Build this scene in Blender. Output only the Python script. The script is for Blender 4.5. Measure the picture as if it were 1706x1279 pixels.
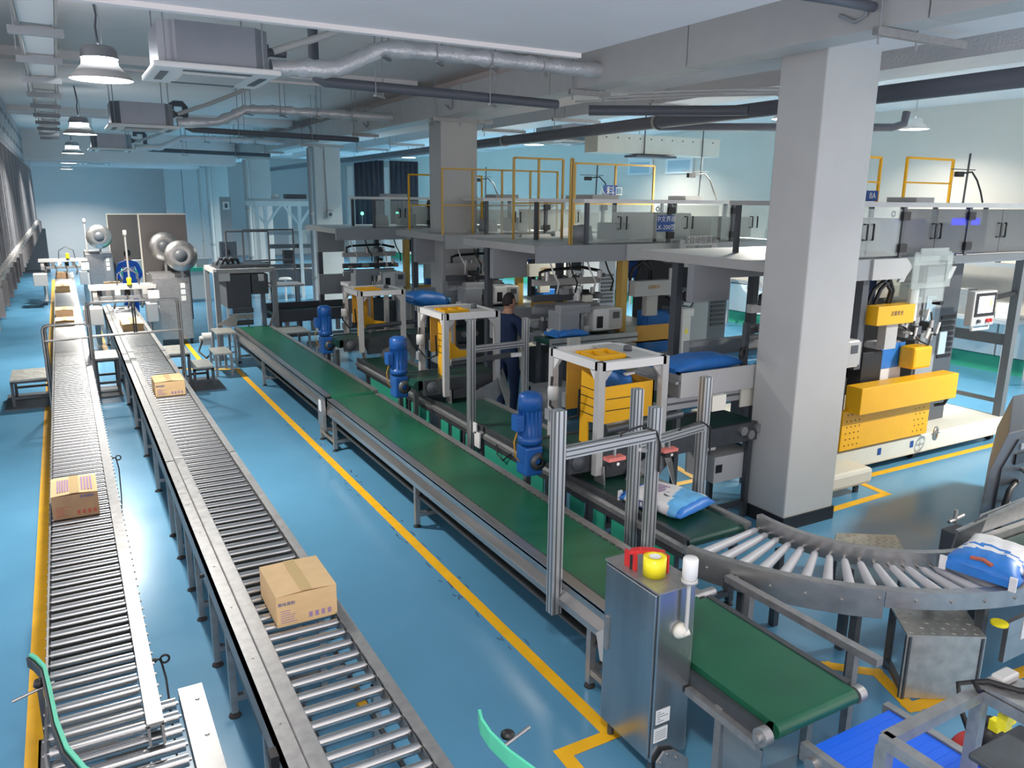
import bpy, bmesh, math, random
from mathutils import Vector, Matrix, Euler
random.seed(7)
for o in list(bpy.data.objects): bpy.data.objects.remove(o)
SC = bpy.context.scene
COL = SC.collection
R = math.radians
# ------------------------------------------------------------------ camera
cam = bpy.data.cameras.new('camera'); camo = bpy.data.objects.new('camera', cam); COL.objects.link(camo)
cam.sensor_width = 36.0; cam.lens = 1304 / 1706 * 36.0; cam.clip_start = .05; cam.clip_end = 200
right = Vector((.87066183, -.49177395, .010313)); up = Vector((.10482294, .20598711, .97292418)); fwd = Vector((.48058312, .84600691, -.23089431))
m = Matrix((right, up, -fwd)).transposed().to_4x4(); m.translation = (0, 0, 3.05)
camo.matrix_world = m
SC.camera = camo
# ------------------------------------------------------------------ world, lights, exposure
w = bpy.data.worlds.new('world'); SC.world = w; w.use_nodes = True
bg = w.node_tree.nodes['Background']; bg.inputs[0].default_value = (.96, .90, .93, 1); bg.inputs[1].default_value = 1.35
SC.view_settings.view_transform = 'Standard'; SC.view_settings.look = 'None'
SC.view_settings.gamma = 1; SC.view_settings.use_curve_mapping = False
SC.view_settings.exposure = 0.35
try:
    SC.cycles.max_bounces = 7; SC.cycles.diffuse_bounces = 4; SC.cycles.glossy_bounces = 4
    SC.cycles.transmission_bounces = 6; SC.cycles.transparent_max_bounces = 10
    SC.cycles.caustics_reflective = False; SC.cycles.caustics_refractive = False
    SC.cycles.sample_clamp_indirect = 4
    SC.cycles.use_denoising = True
except Exception: pass
LAMP_X = .46
LAMP_Y = [.8, 8.4, 16.1, 23.8, 31.5, 39.2]
def area_light(name, loc, energy, size, color=(1, 1, 1), spread=180, sizey=None, rot=(0, 0, 0)):
    l = bpy.data.lights.new(name, 'AREA'); l.energy = energy; l.color = color
    l.shape = 'RECTANGLE' if sizey else 'DISK'; l.size = size
    if sizey: l.size_y = sizey
    l.spread = R(spread)
    o = bpy.data.objects.new(name, l); COL.objects.link(o); o.location = loc; o.rotation_euler = rot
    return o
for y in LAMP_Y:
    area_light('high_bay_light', (LAMP_X, y, 4.04), (55 if y < 2 else 150 if y < 10 else 250), .34, (1.0, .945, .87), 142)
for y in (2.0, 9.2, 17, 25, 33):          # the rows of lamps in the packing bay on the right
    area_light('bay_light', (10.2, y, 4.3), (360 if y < 5 else 400 if y < 12 else 560), .5, (1.0, .96, .86), 150)
    if y in (9.2, 17): area_light('bay_light', (13.4, y, 4.3), 55, .5, (1.0, .96, .86), 150)
# ------------------------------------------------------------------ materials
def mat(name, col, rough=.5, metal=0., noise=0., scale=8., rnoise=0., emit=0., alpha=1., bump=0., stretch=None, spec=None, coat=0.):
    m = bpy.data.materials.new(name); m.use_nodes = True
    nt = m.node_tree; b = nt.nodes['Principled BSDF']
    c = (*col, 1)
    b.inputs['Base Color'].default_value = c; b.inputs['Roughness'].default_value = rough; b.inputs['Metallic'].default_value = metal
    if spec is not None: b.inputs['Specular IOR Level'].default_value = spec
    if coat: b.inputs['Coat Weight'].default_value = coat; b.inputs['Coat Roughness'].default_value = .12
    if alpha < 1: b.inputs['Alpha'].default_value = alpha
    if emit: b.inputs['Emission Color'].default_value = c; b.inputs['Emission Strength'].default_value = emit
    if noise or rnoise or bump:
        tc = nt.nodes.new('ShaderNodeTexCoord'); mp = nt.nodes.new('ShaderNodeMapping'); n = nt.nodes.new('ShaderNodeTexNoise')
        nt.links.new(tc.outputs['Object'], mp.inputs[0]); nt.links.new(mp.outputs[0], n.inputs['Vector'])
        if stretch: mp.inputs['Scale'].default_value = stretch
        n.inputs['Scale'].default_value = scale; n.inputs['Detail'].default_value = 5
        if noise:
            r = nt.nodes.new('ShaderNodeValToRGB')
            r.color_ramp.elements[0].position = .3; r.color_ramp.elements[1].position = .7
            r.color_ramp.elements[0].color = (*[x * (1 - noise) for x in col], 1)
            r.color_ramp.elements[1].color = (*[min(1, x * (1 + noise)) for x in col], 1)
            nt.links.new(n.outputs['Fac'], r.inputs[0]); nt.links.new(r.outputs[0], b.inputs['Base Color'])
        if rnoise:
            mr = nt.nodes.new('ShaderNodeMapRange'); mr.inputs['To Min'].default_value = max(.03, rough - rnoise); mr.inputs['To Max'].default_value = rough + rnoise
            nt.links.new(n.outputs['Fac'], mr.inputs['Value']); nt.links.new(mr.outputs[0], b.inputs['Roughness'])
        if bump:
            bp = nt.nodes.new('ShaderNodeBump'); bp.inputs['Strength'].default_value = bump; bp.inputs['Distance'].default_value = .01
            nt.links.new(n.outputs['Fac'], bp.inputs['Height']); nt.links.new(bp.outputs[0], b.inputs['Normal'])
    return m
M = dict(
 floor=mat('blue_epoxy', (.100, .285, .455), .22, noise=.06, scale=1.1, rnoise=.10, spec=.5),
 yellow_line=mat('yellow_floor_paint', (.86, .46, .012), .45, noise=.08, scale=6),
 scuff=mat('black_scuff', (.03, .06, .10), .6),
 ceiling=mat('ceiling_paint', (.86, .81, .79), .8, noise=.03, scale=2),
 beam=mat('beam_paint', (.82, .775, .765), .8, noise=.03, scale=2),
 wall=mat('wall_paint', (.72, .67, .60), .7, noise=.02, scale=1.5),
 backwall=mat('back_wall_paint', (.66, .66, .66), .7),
 column=mat('column_paint', (.55, .555, .54), .5, noise=.025, scale=3),
 skirt=mat('black_skirting', (.015, .017, .022), .5),
 green=mat('green_skirting', (.03, .32, .20), .5),
 steel=mat('brushed_steel', (.46, .45, .44), .34, .9, noise=.10, scale=14, stretch=(1, .12, 1), rnoise=.08),
 galv=mat('zinc_plate', (.38, .38, .38), .42, .75, noise=.12, scale=20, rnoise=.08),
 roller=mat('chrome_roller', (.54, .54, .535), .22, .95),
 dsteel=mat('dark_steel', (.10, .11, .12), .42, .6, noise=.1, scale=12),
 cabinet=mat('cabinet_steel', (.42, .45, .47), .26, .92, noise=.12, scale=9, stretch=(1, 1, .1), rnoise=.06),
 alu=mat('aluminium', (.55, .57, .58), .38, .7),
 alugroove=mat('profile_groove', (.12, .13, .14), .5, .4),
 belt=mat('green_belt', (.012, .105, .055), .30, noise=.22, scale=1.6, rnoise=.08, spec=.5),
 dbelt=mat('dark_green_belt', (.010, .060, .042), .34, noise=.2, scale=2),
 teal=mat('teal_plate', (.035, .36, .24), .45),
 black=mat('black_plastic', (.012, .012, .014), .45),
 rubber=mat('rubber', (.02, .02, .022), .7),
 white=mat('white_enamel', (.80, .80, .78), .4),
 offwhite=mat('cream_enamel', (.72, .70, .61), .42, noise=.03, scale=5),
 grey=mat('grey_enamel', (.33, .35, .37), .45),
 lgrey=mat('light_grey_enamel', (.50, .50, .49), .42, noise=.03, scale=5),
 rackgrey=mat('rack_grey', (.17, .17, .18), .42, .4),
 dgrey=mat('dark_grey_enamel', (.085, .095, .11), .45),
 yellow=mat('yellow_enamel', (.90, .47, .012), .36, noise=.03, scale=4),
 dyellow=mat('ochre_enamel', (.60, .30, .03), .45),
 railyellow=mat('guard_rail_yellow', (.62, .40, .10), .4),
 blue=mat('blue_motor_paint', (.012, .10, .36), .35),
 signblue=mat('sign_blue', (.012, .07, .30), .5),
 bluebelt=mat('blue_modular_belt', (.010, .13, .82), .40),
 mint=mat('green_guide_strip', (.10, .58, .38), .38),
 plast=mat('grey_plastic_roller', (.54, .54, .56), .42, noise=.04, scale=5),
 pipe=mat('grey_pipe', (.105, .115, .14), .45),
 foil=mat('insulation_foil', (.72, .72, .74), .38, .5, bump=.9, scale=34, rnoise=.1),
 acgrey=mat('ac_casing', (.32, .345, .39), .42, .5, noise=.04, scale=3),
 lampglow=mat('lamp_glow', (1, 1, 1), .5, emit=9.0),
 lampring=mat('lamp_ring', (.95, .97, 1), .5, emit=45.0),
 lampbody=mat('lamp_body', (.30, .31, .33), .4, .5),
 card=mat('cardboard', (.66, .46, .24), .75, noise=.05, scale=9, stretch=(1, 1, 3)),
 carddark=mat('brown_cardboard', (.36, .225, .125), .75, noise=.1, scale=9),
 tape=mat('packing_tape', (.58, .42, .20), .25),
 print=mat('purple_print', (.32, .22, .36), .8),
 printblue=mat('blue_print', (.10, .13, .30), .8),
 printred=mat('red_print', (.42, .10, .06), .8),
 tapeyellow=mat('yellow_tape', (.92, .80, .02), .3),
 red=mat('red_plastic', (.62, .03, .03), .35),
 navy=mat('navy_cloth', (.008, .024, .075), .85, noise=.15, scale=14),
 bluecoat=mat('blue_cloth', (.015, .12, .58), .8, noise=.12, scale=14),
 skin=mat('skin', (.50, .28, .19), .6),
 hair=mat('dark_hair', (.022, .018, .018), .8, noise=.3, scale=60),
 curtain=mat('dark_curtain', (.040, .036, .050), .7, noise=.3, scale=4, stretch=(3, 3, .3)),
 darkglass=mat('dark_glass', (.012, .013, .016), .12),
 screen=mat('panel_screen', (.78, .84, .90), .4, emit=1.0),
 screengreen=mat('screen_mark', (.66, .74, .22), .4, emit=.6),
 blueglow=mat('blue_glass_reflection', (.006, .012, 1.0), .4, emit=9),  # self-lit blue, stands in for a reflection on the guard glass
 greenglow=mat('green_indicator', (.15, 1, .55), .4, emit=2.5),
 paper=mat('paper', (.76, .77, .76), .7),
 bagwhite=mat('woven_white', (.74, .74, .75), .5, noise=.04, scale=30),
 bagblue=mat('bag_blue', (.03, .20, .62), .4, noise=.1, scale=10),
 bagsky=mat('bag_sky_blue', (.14, .45, .78), .4, noise=.2, scale=8),
 palesky=mat('pale_sky', (.42, .55, .62), .6),
 panelbrown=mat('brown_grey_panel', (.17, .155, .15), .4, .6),
 bed=mat('roller_gap_shade', (.018, .026, .030), .6),  # near black, paints the shade seen between the conveyor rollers
 orange=mat('sensor_red', (.72, .20, .17), .5),
 tread=mat('tread_plate', (.50, .50, .46), .40, .7, noise=.15, scale=16, rnoise=.1),
)
def glass(name, col, alpha, rough=.08):
    m = bpy.data.materials.new(name); m.use_nodes = True; nt = m.node_tree
    for n in list(nt.nodes): nt.nodes.remove(n)
    o = nt.nodes.new('ShaderNodeOutputMaterial'); mx = nt.nodes.new('ShaderNodeMixShader'); t = nt.nodes.new('ShaderNodeBsdfTransparent')
    g = nt.nodes.new('ShaderNodeBsdfPrincipled'); g.inputs['Base Color'].default_value = (*col, 1); g.inputs['Roughness'].default_value = rough
    t.inputs[0].default_value = (*[min(1, .55 + c * .5) for c in col], 1)
    mx.inputs[0].default_value = alpha
    nt.links.new(t.outputs[0], mx.inputs[1]); nt.links.new(g.outputs[0], mx.inputs[2]); nt.links.new(mx.outputs[0], o.inputs[0])
    return m
M['glass'] = glass('clear_guard', (.75, .80, .78), .28)
M['smoke'] = glass('smoky_guard', (.17, .18, .19), .62)
M['mgrey'] = mat('slate_grey_enamel', (.15, .165, .175), .42)
# ------------------------------------------------------------------ helpers
class MB:
    """collects boxes, bars, tubes and prisms into one mesh"""
    def __init__(s): s.v = []; s.f = []; s.sm = []; s.mi = []; s.cur = 0
    def add(s, vs, fs, smooth=False):
        n = len(s.v); s.v += [Vector(v) for v in vs]
        for f in fs: s.f.append([i + n for i in f]); s.sm.append(smooth); s.mi.append(s.cur)
        return s
    def box(s, x0, y0, z0, x1, y1, z1):
        vs = [(x, y, z) for z in (z0, z1) for y in (y0, y1) for x in (x0, x1)]
        return s.add(vs, [(0, 2, 3, 1), (4, 5, 7, 6), (0, 1, 5, 4), (2, 6, 7, 3), (0, 4, 6, 2), (1, 3, 7, 5)])
    def cbox(s, c, d): return s.box(c[0] - d[0] / 2, c[1] - d[1] / 2, c[2] - d[2] / 2, c[0] + d[0] / 2, c[1] + d[1] / 2, c[2] + d[2] / 2)
    def bar(s, p, q, w, h=None, upv=(0, 0, 1)):
        p, q = Vector(p), Vector(q); h = h or w; d = (q - p).normalized(); u = Vector(upv)
        if abs(d.dot(u)) > .98: u = Vector((0, 1, 0))
        a = d.cross(u).normalized(); b = a.cross(d)
        vs = [e + a * (i * w / 2) + b * (j * h / 2) for e in (p, q) for j in (-1, 1) for i in (-1, 1)]
        return s.add(vs, [(0, 2, 3, 1), (4, 5, 7, 6), (0, 1, 5, 4), (2, 6, 7, 3), (0, 4, 6, 2), (1, 3, 7, 5)])
    def cyl(s, p, q, r, n=12, r2=None, caps=True):
        p, q = Vector(p), Vector(q); d = (q - p).normalized(); u = Vector((0, 0, 1)) if abs(d.z) < .9 else Vector((1, 0, 0))
        a = d.cross(u).normalized(); b = d.cross(a); r2 = r if r2 is None else r2
        vs = [e + a * (math.cos(2 * math.pi * i / n) * rr) + b * (math.sin(2 * math.pi * i / n) * rr) for e, rr in ((p, r), (q, r2)) for i in range(n)]
        s.add(vs, [(i, (i + 1) % n, n + (i + 1) % n, n + i) for i in range(n)], True)
        if caps:
            s.add(vs[:n], [list(range(n))[::-1]]); s.add(vs[n:], [list(range(n))])
        return s
    def tube(s, pts, r, n=8):
        pts = [Vector(p) for p in pts]; ring = []; prev = None
        for i, p in enumerate(pts):
            d = (pts[min(i + 1, len(pts) - 1)] - pts[max(i - 1, 0)]).normalized()
            if prev is None:
                u = Vector((0, 0, 1)) if abs(d.z) < .9 else Vector((1, 0, 0)); a = d.cross(u).normalized()
            else:
                a = (prev - d * prev.dot(d)).normalized()
            prev = a; b = d.cross(a)
            ring += [p + a * (math.cos(2 * math.pi * k / n) * r) + b * (math.sin(2 * math.pi * k / n) * r) for k in range(n)]
        fs = [(i * n + k, i * n + (k + 1) % n, (i + 1) * n + (k + 1) % n, (i + 1) * n + k) for i in range(len(pts) - 1) for k in range(n)]
        s.add(ring, fs, True); L = len(pts)
        s.add(ring[:n], [list(range(n))[::-1]]); s.add(ring[-n:], [list(range(n))])
        return s
    def prism(s, poly, axis, a, b):
        """poly in the two axes that are not `axis` (cyclic order), extruded from a to b"""
        def P(u, v, t): return {'x': (t, u, v), 'y': (u, t, v), 'z': (u, v, t)}[axis]
        n = len(poly); vs = [P(u, v, a) for u, v in poly] + [P(u, v, b) for u, v in poly]
        return s.add(vs, [tuple(range(n))[::-1], tuple(range(n, 2 * n))] + [(i, (i + 1) % n, n + (i + 1) % n, n + i) for i in range(n)])
    def lathe(s, prof, c, axis=(0, 0, 1), n=24):
        d = Vector(axis).normalized(); u = Vector((0, 0, 1)) if abs(d.z) < .9 else Vector((1, 0, 0)); a = d.cross(u).normalized(); b = d.cross(a); c = Vector(c)
        vs = [c + d * h + (a * math.cos(2 * math.pi * k / n) + b * math.sin(2 * math.pi * k / n)) * r for r, h in prof for k in range(n)]
        return s.add(vs, [(i * n + k, i * n + (k + 1) % n, (i + 1) * n + (k + 1) % n, (i + 1) * n + k) for i in range(len(prof) - 1) for k in range(n)], True)
    def strip(s, pts, h, t, upv=(0, 0, 1)):
        """flat band of height h and thickness t following pts"""
        pts = [Vector(p) for p in pts]; vs = []; u = Vector(upv)
        for i, p in enumerate(pts):
            d = (pts[min(i + 1, len(pts) - 1)] - pts[max(i - 1, 0)]).normalized(); a = d.cross(u).normalized() * (t / 2)
            vs += [p - a - u * h / 2, p + a - u * h / 2, p + a + u * h / 2, p - a + u * h / 2]
        fs = [(i * 4 + k, i * 4 + (k + 1) % 4, i * 4 + 4 + (k + 1) % 4, i * 4 + 4 + k) for i in range(len(pts) - 1) for k in range(4)]
        L = len(vs); return s.add(vs, fs + [(0, 3, 2, 1), (L - 4, L - 3, L - 2, L - 1)])
    def use(s, i): s.cur = i; return s
    def mesh(s, name, mats, off=(0, 0, 0), fix=True):
        me = bpy.data.meshes.new(name); o = Vector(off)
        me.from_pydata([v - o for v in s.v], [], s.f)
        me.polygons.foreach_set('use_smooth', s.sm); me.polygons.foreach_set('material_index', s.mi)
        for m_ in (mats if isinstance(mats, (list, tuple)) else [mats]): me.materials.append(M[m_] if isinstance(m_, str) else m_)
        if fix:
            b = bmesh.new(); b.from_mesh(me); bmesh.ops.recalc_face_normals(b, faces=b.faces); b.to_mesh(me); b.free()
        me.update(); return me
    def build(s, name, mats, parent=None, bevel=0, kind=None, label=None):
        off = Vector((0, 0, 0)); q = parent
        while q is not None: off += q.location; q = q.parent
        o = bpy.data.objects.new(name, s.mesh(name, mats, off)); COL.objects.link(o)
        if parent: o.parent = parent
        if bevel:
            b = o.modifiers.new('bevel', 'BEVEL'); b.width = bevel; b.segments = 2; b.limit_method = 'ANGLE'
        if kind: o['kind'] = kind
        if label: o['label'] = label
        return o
def B(x0, y0, z0, x1, y1, z1): return MB().box(x0, y0, z0, x1, y1, z1)
def tag(o, label, cat, group=None):
    o['label'] = label; o['category'] = cat
    if group: o['group'] = group
    return o
def thing(name, label, cat, loc=(0, 0, 0), group=None):
    o = bpy.data.objects.new(name, None); COL.objects.link(o); o.location = loc; o.empty_display_size = .1
    return tag(o, label, cat, group)
def struct(o): o['kind'] = 'structure'; return o
def inst(me, name, parent, loc, rot=None):
    o = bpy.data.objects.new(name, me); COL.objects.link(o); o.parent = parent; o.location = loc
    if rot: o.rotation_euler = rot
    return o
def copy_tree(o, parent=None):
    c = o.copy(); COL.objects.link(c); c.parent = parent
    for ch in list(o.children): copy_tree(ch, c)
    return c
def text(s, size, matname, parent, loc, rot, name='lettering', depth=.0015):
    cu = bpy.data.curves.new(name, 'FONT'); cu.body = s; cu.size = size; cu.extrude = depth; cu.align_x = 'CENTER'; cu.align_y = 'CENTER'; cu.resolution_u = 2
    to = bpy.data.objects.new(name + '_tmp', cu); COL.objects.link(to)
    dg = bpy.context.evaluated_depsgraph_get(); me = bpy.data.meshes.new_from_object(to.evaluated_get(dg)); bpy.data.objects.remove(to)
    me.materials.clear(); me.materials.append(M[matname])
    o = bpy.data.objects.new(name, me); COL.objects.link(o); o.parent = parent
    off = Vector((0, 0, 0)); q = parent
    while q is not None: off += q.location; q = q.parent
    o.location = Vector(loc) - off; o.rotation_euler = rot
    return o
def arc(c, r, a0, a1, n, z):
    return [(c[0] + r * math.cos(R(a0 + (a1 - a0) * i / n)), c[1] + r * math.sin(R(a0 + (a1 - a0) * i / n)), z) for i in range(n + 1)]
FRONT = (R(90), 0, 0)        # lettering that faces -Y
LEFTF = (R(90), 0, R(-90))   # lettering that faces -X
# ================================================================== THE ROOM
ZC = 4.85
floor = struct(B(-3.8, -1.6, -.12, 15.2, 43.3, 0).build('floor', 'floor'))
def line(pts, wd=.085, m_='yellow_line', nm='floor_line'):
    mb = MB()
    for (a, b) in zip(pts, pts[1:]):
        d = (Vector(b) - Vector(a)).normalized() * (wd / 2)
        p, q = Vector(a) - d, Vector(b) + d
        zz = .0016 + .0006 * len(mb.v) / 8
        mb.bar((p.x, p.y, zz), (q.x, q.y, zz), wd, .003)
    return mb.build(nm, m_, floor)
line([(-.44, 2.5), (-.44, 33)], .09)
line([(2.13, 2.5), (2.16, 3.17), (2.49, 3.17), (2.49, 14.45)])
line([(1.3, 15.1), (2.1, 14.6), (2.49, 14.45)]); line([(2.05, 17.9), (2.02, 14.6)]); line([(.52, 21), (.52, 17.4)])
line([(7.42, 4.9), (6.0, 4.86)]); line([(7.42, 4.9), (7.48, 5.36), (12.4, 5.36)])
line([(3.95, 3.06), (4.2, 3.03), (4.42, 2.82), (4.28, 2.48), (4.75, 2.40), (5.9, 2.30)])
line([(6.05, 7.0), (5.92, 6.18), (5.47, 6.18)])
mb = MB()
for i in range(46):                      # dark chips of paint worn off along the yellow line
    y = random.uniform(4.2, 10.5); x = 2.49 + random.choice((-1, -1, 1)) * random.uniform(.05, .10)
    mb.bar((x, y, .0012), (x + random.uniform(-.02, .02), y + random.uniform(.02, .10), .0012), random.uniform(.004, .012), .002)
mb.build('paint_chips', 'scuff', floor, kind='stuff')
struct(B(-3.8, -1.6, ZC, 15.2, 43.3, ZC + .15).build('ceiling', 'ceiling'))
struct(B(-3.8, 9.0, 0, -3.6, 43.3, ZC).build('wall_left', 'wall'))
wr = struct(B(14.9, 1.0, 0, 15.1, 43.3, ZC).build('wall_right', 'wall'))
B(14.83, 1, 0, 14.9, 40, .30).build('green_skirting', 'green', wr)
for y in range(2, 40, 3):
    B(14.78, y, .32, 14.9, y + 2.96, 1.0).build('wall_panel', 'white', wr)
    B(14.76, y, 1.02, 14.9, y + 2.96, 1.09).build('panel_rail', 'grey', wr)
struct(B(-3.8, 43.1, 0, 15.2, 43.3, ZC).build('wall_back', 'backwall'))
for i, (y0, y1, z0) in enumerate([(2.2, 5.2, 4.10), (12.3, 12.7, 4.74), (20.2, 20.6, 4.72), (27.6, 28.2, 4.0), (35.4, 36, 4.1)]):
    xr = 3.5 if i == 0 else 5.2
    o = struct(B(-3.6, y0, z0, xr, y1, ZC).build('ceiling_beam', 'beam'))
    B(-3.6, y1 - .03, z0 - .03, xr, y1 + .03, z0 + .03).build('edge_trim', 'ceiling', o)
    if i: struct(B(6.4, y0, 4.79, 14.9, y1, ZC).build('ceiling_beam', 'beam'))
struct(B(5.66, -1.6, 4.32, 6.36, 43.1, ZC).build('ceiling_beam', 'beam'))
COLY = [4.74, 12.45, 20.1, 27.85, 35.6]
for i, y in enumerate(COLY):
    c = struct(B(5.66, y, 0, 6.34, y + .50, 4.34).build('column', 'column', bevel=.012))
    B(5.645, y - .015, 0, 6.355, y + .515, .13).build('skirting', 'skirt', c)
    if i == 2:
        B(5.93, y - .09, 2.52, 6.07, y, 2.68).build('junction_box', 'lgrey', c)
        MB().cyl((6.0, y - .10, 2.60), (6.0, y - .088, 2.60), .045, 14).build('dial', 'dgrey', c)
        B(5.93, y - .1, 2.69, 6.07, y, 2.71).build('box_hood', 'grey', c)
        MB().cyl((5.96, y - .02, 2.7), (5.93, y - .02, 4.3), .018, 8).build('conduit', 'lgrey', c)
# partition of pale panels near the far end, with down pipes
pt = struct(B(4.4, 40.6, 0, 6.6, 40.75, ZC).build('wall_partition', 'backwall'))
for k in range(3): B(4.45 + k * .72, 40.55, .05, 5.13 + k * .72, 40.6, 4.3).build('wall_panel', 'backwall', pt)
for i, (x, y) in enumerate([(5.5, 27.6), (5.5, 35.3), (5.52, 20.0), (5.6, 38.5)]):
    p_ = thing('down_pipe', ['pale down pipe against the column beyond the far case sealer', 'farthest pale down pipe before the panelled partition', 'grey down pipe on the column carrying the round dial box', 'thin pale down pipe right beside the panelled partition'][i], 'pipe', (x, y, 0))
    MB().cyl((x, y, 0), (x, y, 4.2), .10 if i < 2 else .06, 14).build('pipe_run', 'lgrey' if i != 2 else 'grey', p_)
    for z in (1.0, 2.6): MB().cyl((x, y, z), (x, y, z + .05), .115 if i < 2 else .07, 14).build('pipe_clip', 'steel', p_)
# ------------------------------------------------------------------ gallery with racks on the left
g = struct(B(-3.6, 9.0, 1.72, -.70, 36, 1.98).build('trim_1', 'rackgrey'))
B(-.74, 9.0, 1.98, -.69, 36, 2.06).build('trim_rail', 'steel', g)
for k in range(27):
    y = 9.3 + k; B(-.70, y, 1.70, -.64, y + .08, 2.02).build('edge_bracket', 'rackgrey', g)
def rack(y, L=1.35):
    t = thing('tall_rack', 'tall grey rack with upright silver bars on the left gallery', 'rack', (-.75, y, 1.98), 'row of tall racks on the gallery')
    B(-1.5, y, 2.0, -.86, y + L - .03, 3.95).build('back_panel', 'dsteel', t)
    B(-1.5, y, 3.97, -.74, y + L - .03, 4.80).build('locker', 'grey', t)
    s = MB()
    for q in (0, .5):
        for z in (4.15, 4.5):
            for r_ in range(3): s.box(-.745, y + .15 + q, z + r_ * .035, -.735, y + .40 + q, z + r_ * .035 + .02)
    s.build('vent_slots', 'black', t, kind='stuff')
    for k in range(5):
        yy = y + .04 + k * L / 5
        MB().box(-.84, yy, 2.0, -.76, yy + .045 + .05 * (k % 2), 3.96).build('upright_bar', 'acgrey' if k % 3 == 0 else 'rackgrey', t)
        B(-.85, yy - .02, 2.0, -.72, yy + .11, 2.09).build('foot_clip', 'lgrey', t)
    for z in (2.55, 3.2): B(-.82, y, z, -.78, y + L - .03, z + .035).build('cross_rail', 'steel', t)
    B(-.86, y, 3.88, -.74, y + L - .03, 3.96).build('top_rail', 'rackgrey', t)
    return t
r0 = rack(9.2)
for k in range(1, 19):
    c = copy_tree(r0); c.location.y = 9.2 + k * 1.38
e = thing('end_cabinet', 'dark cabinet below the far end of the left gallery', 'cabinet', (-1.6, 36.2, 0))
B(-2.5, 36.2, 0, -.55, 37.0, 1.70).build('body', 'dgrey', e, bevel=.01); B(-2.4, 36.16, .1, -1.5, 36.2, 1.6).build('door', 'dgrey', e); B(-1.45, 36.16, .1, -.62, 36.2, 1.6).build('door', 'dgrey', e); B(-1.58, 36.13, .8, -1.55, 36.16, 1.0).build('handle', 'steel', e)
# ------------------------------------------------------------------ overhead services
def rods(mb, x, y, z0, r=.006): mb.cyl((x, y, z0), (x, y, ZC), r, 6); return mb
names = ['nearest dome lamp, hung from a chain over the left conveyor', 'second dome lamp along the left conveyor, half the size of the first', 'third dome lamp along the left conveyor, before the dark beam', 'fourth dome lamp, just beyond the dark beam', 'farthest dome lamp near the back wall', 'dome lamp before the nearest one, above the front end of the line']
for i, y in enumerate(LAMP_Y[1:] + LAMP_Y[:1]):
    t = thing('high_bay_lamp', names[i], 'lamp', (LAMP_X, y, 4.05), 'dome lamps over the roller conveyors')
    MB().lathe([(.02, .30), (.13, .285), (.15, .25), (.155, .185)], (LAMP_X, y, 4.05), n=28).build('driver_housing', 'lampbody', t)
    MB().lathe([(.145, .185), (.152, .125)], (LAMP_X, y, 4.05), n=28).build('glow_ring', 'lampring', t)
    MB().lathe([(.15, .125), (.19, .08), (.27, 0), (.275, 0), (.195, .085), (.15, .135)], (LAMP_X, y, 4.05), n=28).build('shade', 'lgrey', t)
    MB().lathe([(.0, .012), (.262, .012), (.262, .006), (.0, .006)], (LAMP_X, y, 4.05), n=28).build('diffuser', 'lampglow', t)
    MB().tube([(LAMP_X, y, 4.34), (LAMP_X - .01, y, 4.5), (LAMP_X + .006, y, 4.6), (LAMP_X - .02, y, ZC)], .010, 6).build('hanging_chain', 'pipe', t)
    MB().tube([(LAMP_X + .03, y, 4.34), (LAMP_X + .03, y, 4.55), (LAMP_X - .01, y, ZC)], .005, 6).build('power_cord', 'lgrey', t)
t = thing('cable_ladder', 'perforated cable ladder hung under the ceiling over the left conveyor', 'cable tray', (0, 9, 4.1))
for x in (-.12, .10): B(x, 3.0, 4.10, x + .015, 18.5, 4.16).build('side_rail', 'galv', t)
for k in range(12):
    y = 3.7 + k * 1.3; B(-.17, y, 4.05, .15, y + .05, 4.10).build('cross_bar', 'grey', t)
for k in range(5):
    y = 4 + k * 3.2
    for x in (-.15, .13): MB().cyl((x, y, 4.08), (x, y, ZC), .006, 6).build('threaded_rod', 'grey', t)
for k in range(11):
    y = 3.8 + k * 1.3; B(-.10, y, 4.115, .095, y + 1.15, 4.125).build('tray_plate', 'white' if k % 4 else 'galv', t)
ac_lab = ['nearest ceiling air conditioner with bare grey casing and white grille', 'second ceiling air conditioner behind the nearest one', 'third ceiling air conditioner, before the dark beam', 'farthest ceiling air conditioner beyond the dark beam']
def aircon(i, y, x=.74, lab=None, zz=4.0):
    t = thing('cassette_air_conditioner', lab or ac_lab[i], 'air conditioner', (x, y, 4.0), 'ceiling cassette air conditioners')
    z = zz; x0, x1, y0, y1 = x + .06, x + .90, y + .08, y + .92
    MB().prism([(x0 + .12, y0), (x1 - .12, y0), (x1, y0 + .12), (x1, y1 - .12), (x1 - .12, y1), (x0 + .12, y1), (x0, y1 - .12), (x0, y0 + .12)], 'z', z + .05, z + .36).build('casing', 'acgrey', t)
    MB().prism([(x, y), (x + .96, y), (x + .96, y + .98), (x, y + .98)], 'z', z, z + .045).build('grille_panel', 'white', t, bevel=.012)
    MB().box(x + .24, y + .24, z - .012, x + .72, y + .74, z).build('intake_grille', 'lgrey', t)
    for a in ((x + .22, y + .08, x + .74, y + .14), (x + .22, y + .84, x + .74, y + .90), (x + .07, y + .24, x + .13, y + .74), (x + .83, y + .24, x + .89, y + .74)):
        MB().box(a[0], a[1], z - .006, a[2], a[3], z + .002).build('louvre', 'dgrey', t)
    for p in ((x + .1, y + .1), (x + .84, y + .1), (x + .1, y + .88), (x + .84, y + .88)):
        MB().cyl((*p, z + .05), (*p, ZC - .002), .007, 6).build('threaded_rod', 'grey', t)
    MB().box(x1, y + .40, z + .20, x1 + .06, y + .55, z + .30).cyl((x1 + .05, y + .47, z + .25), (x1 + .22, y + .47, z + .25), .035, 10).build('pipe_stub', 'pipe', t)
    return t
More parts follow.
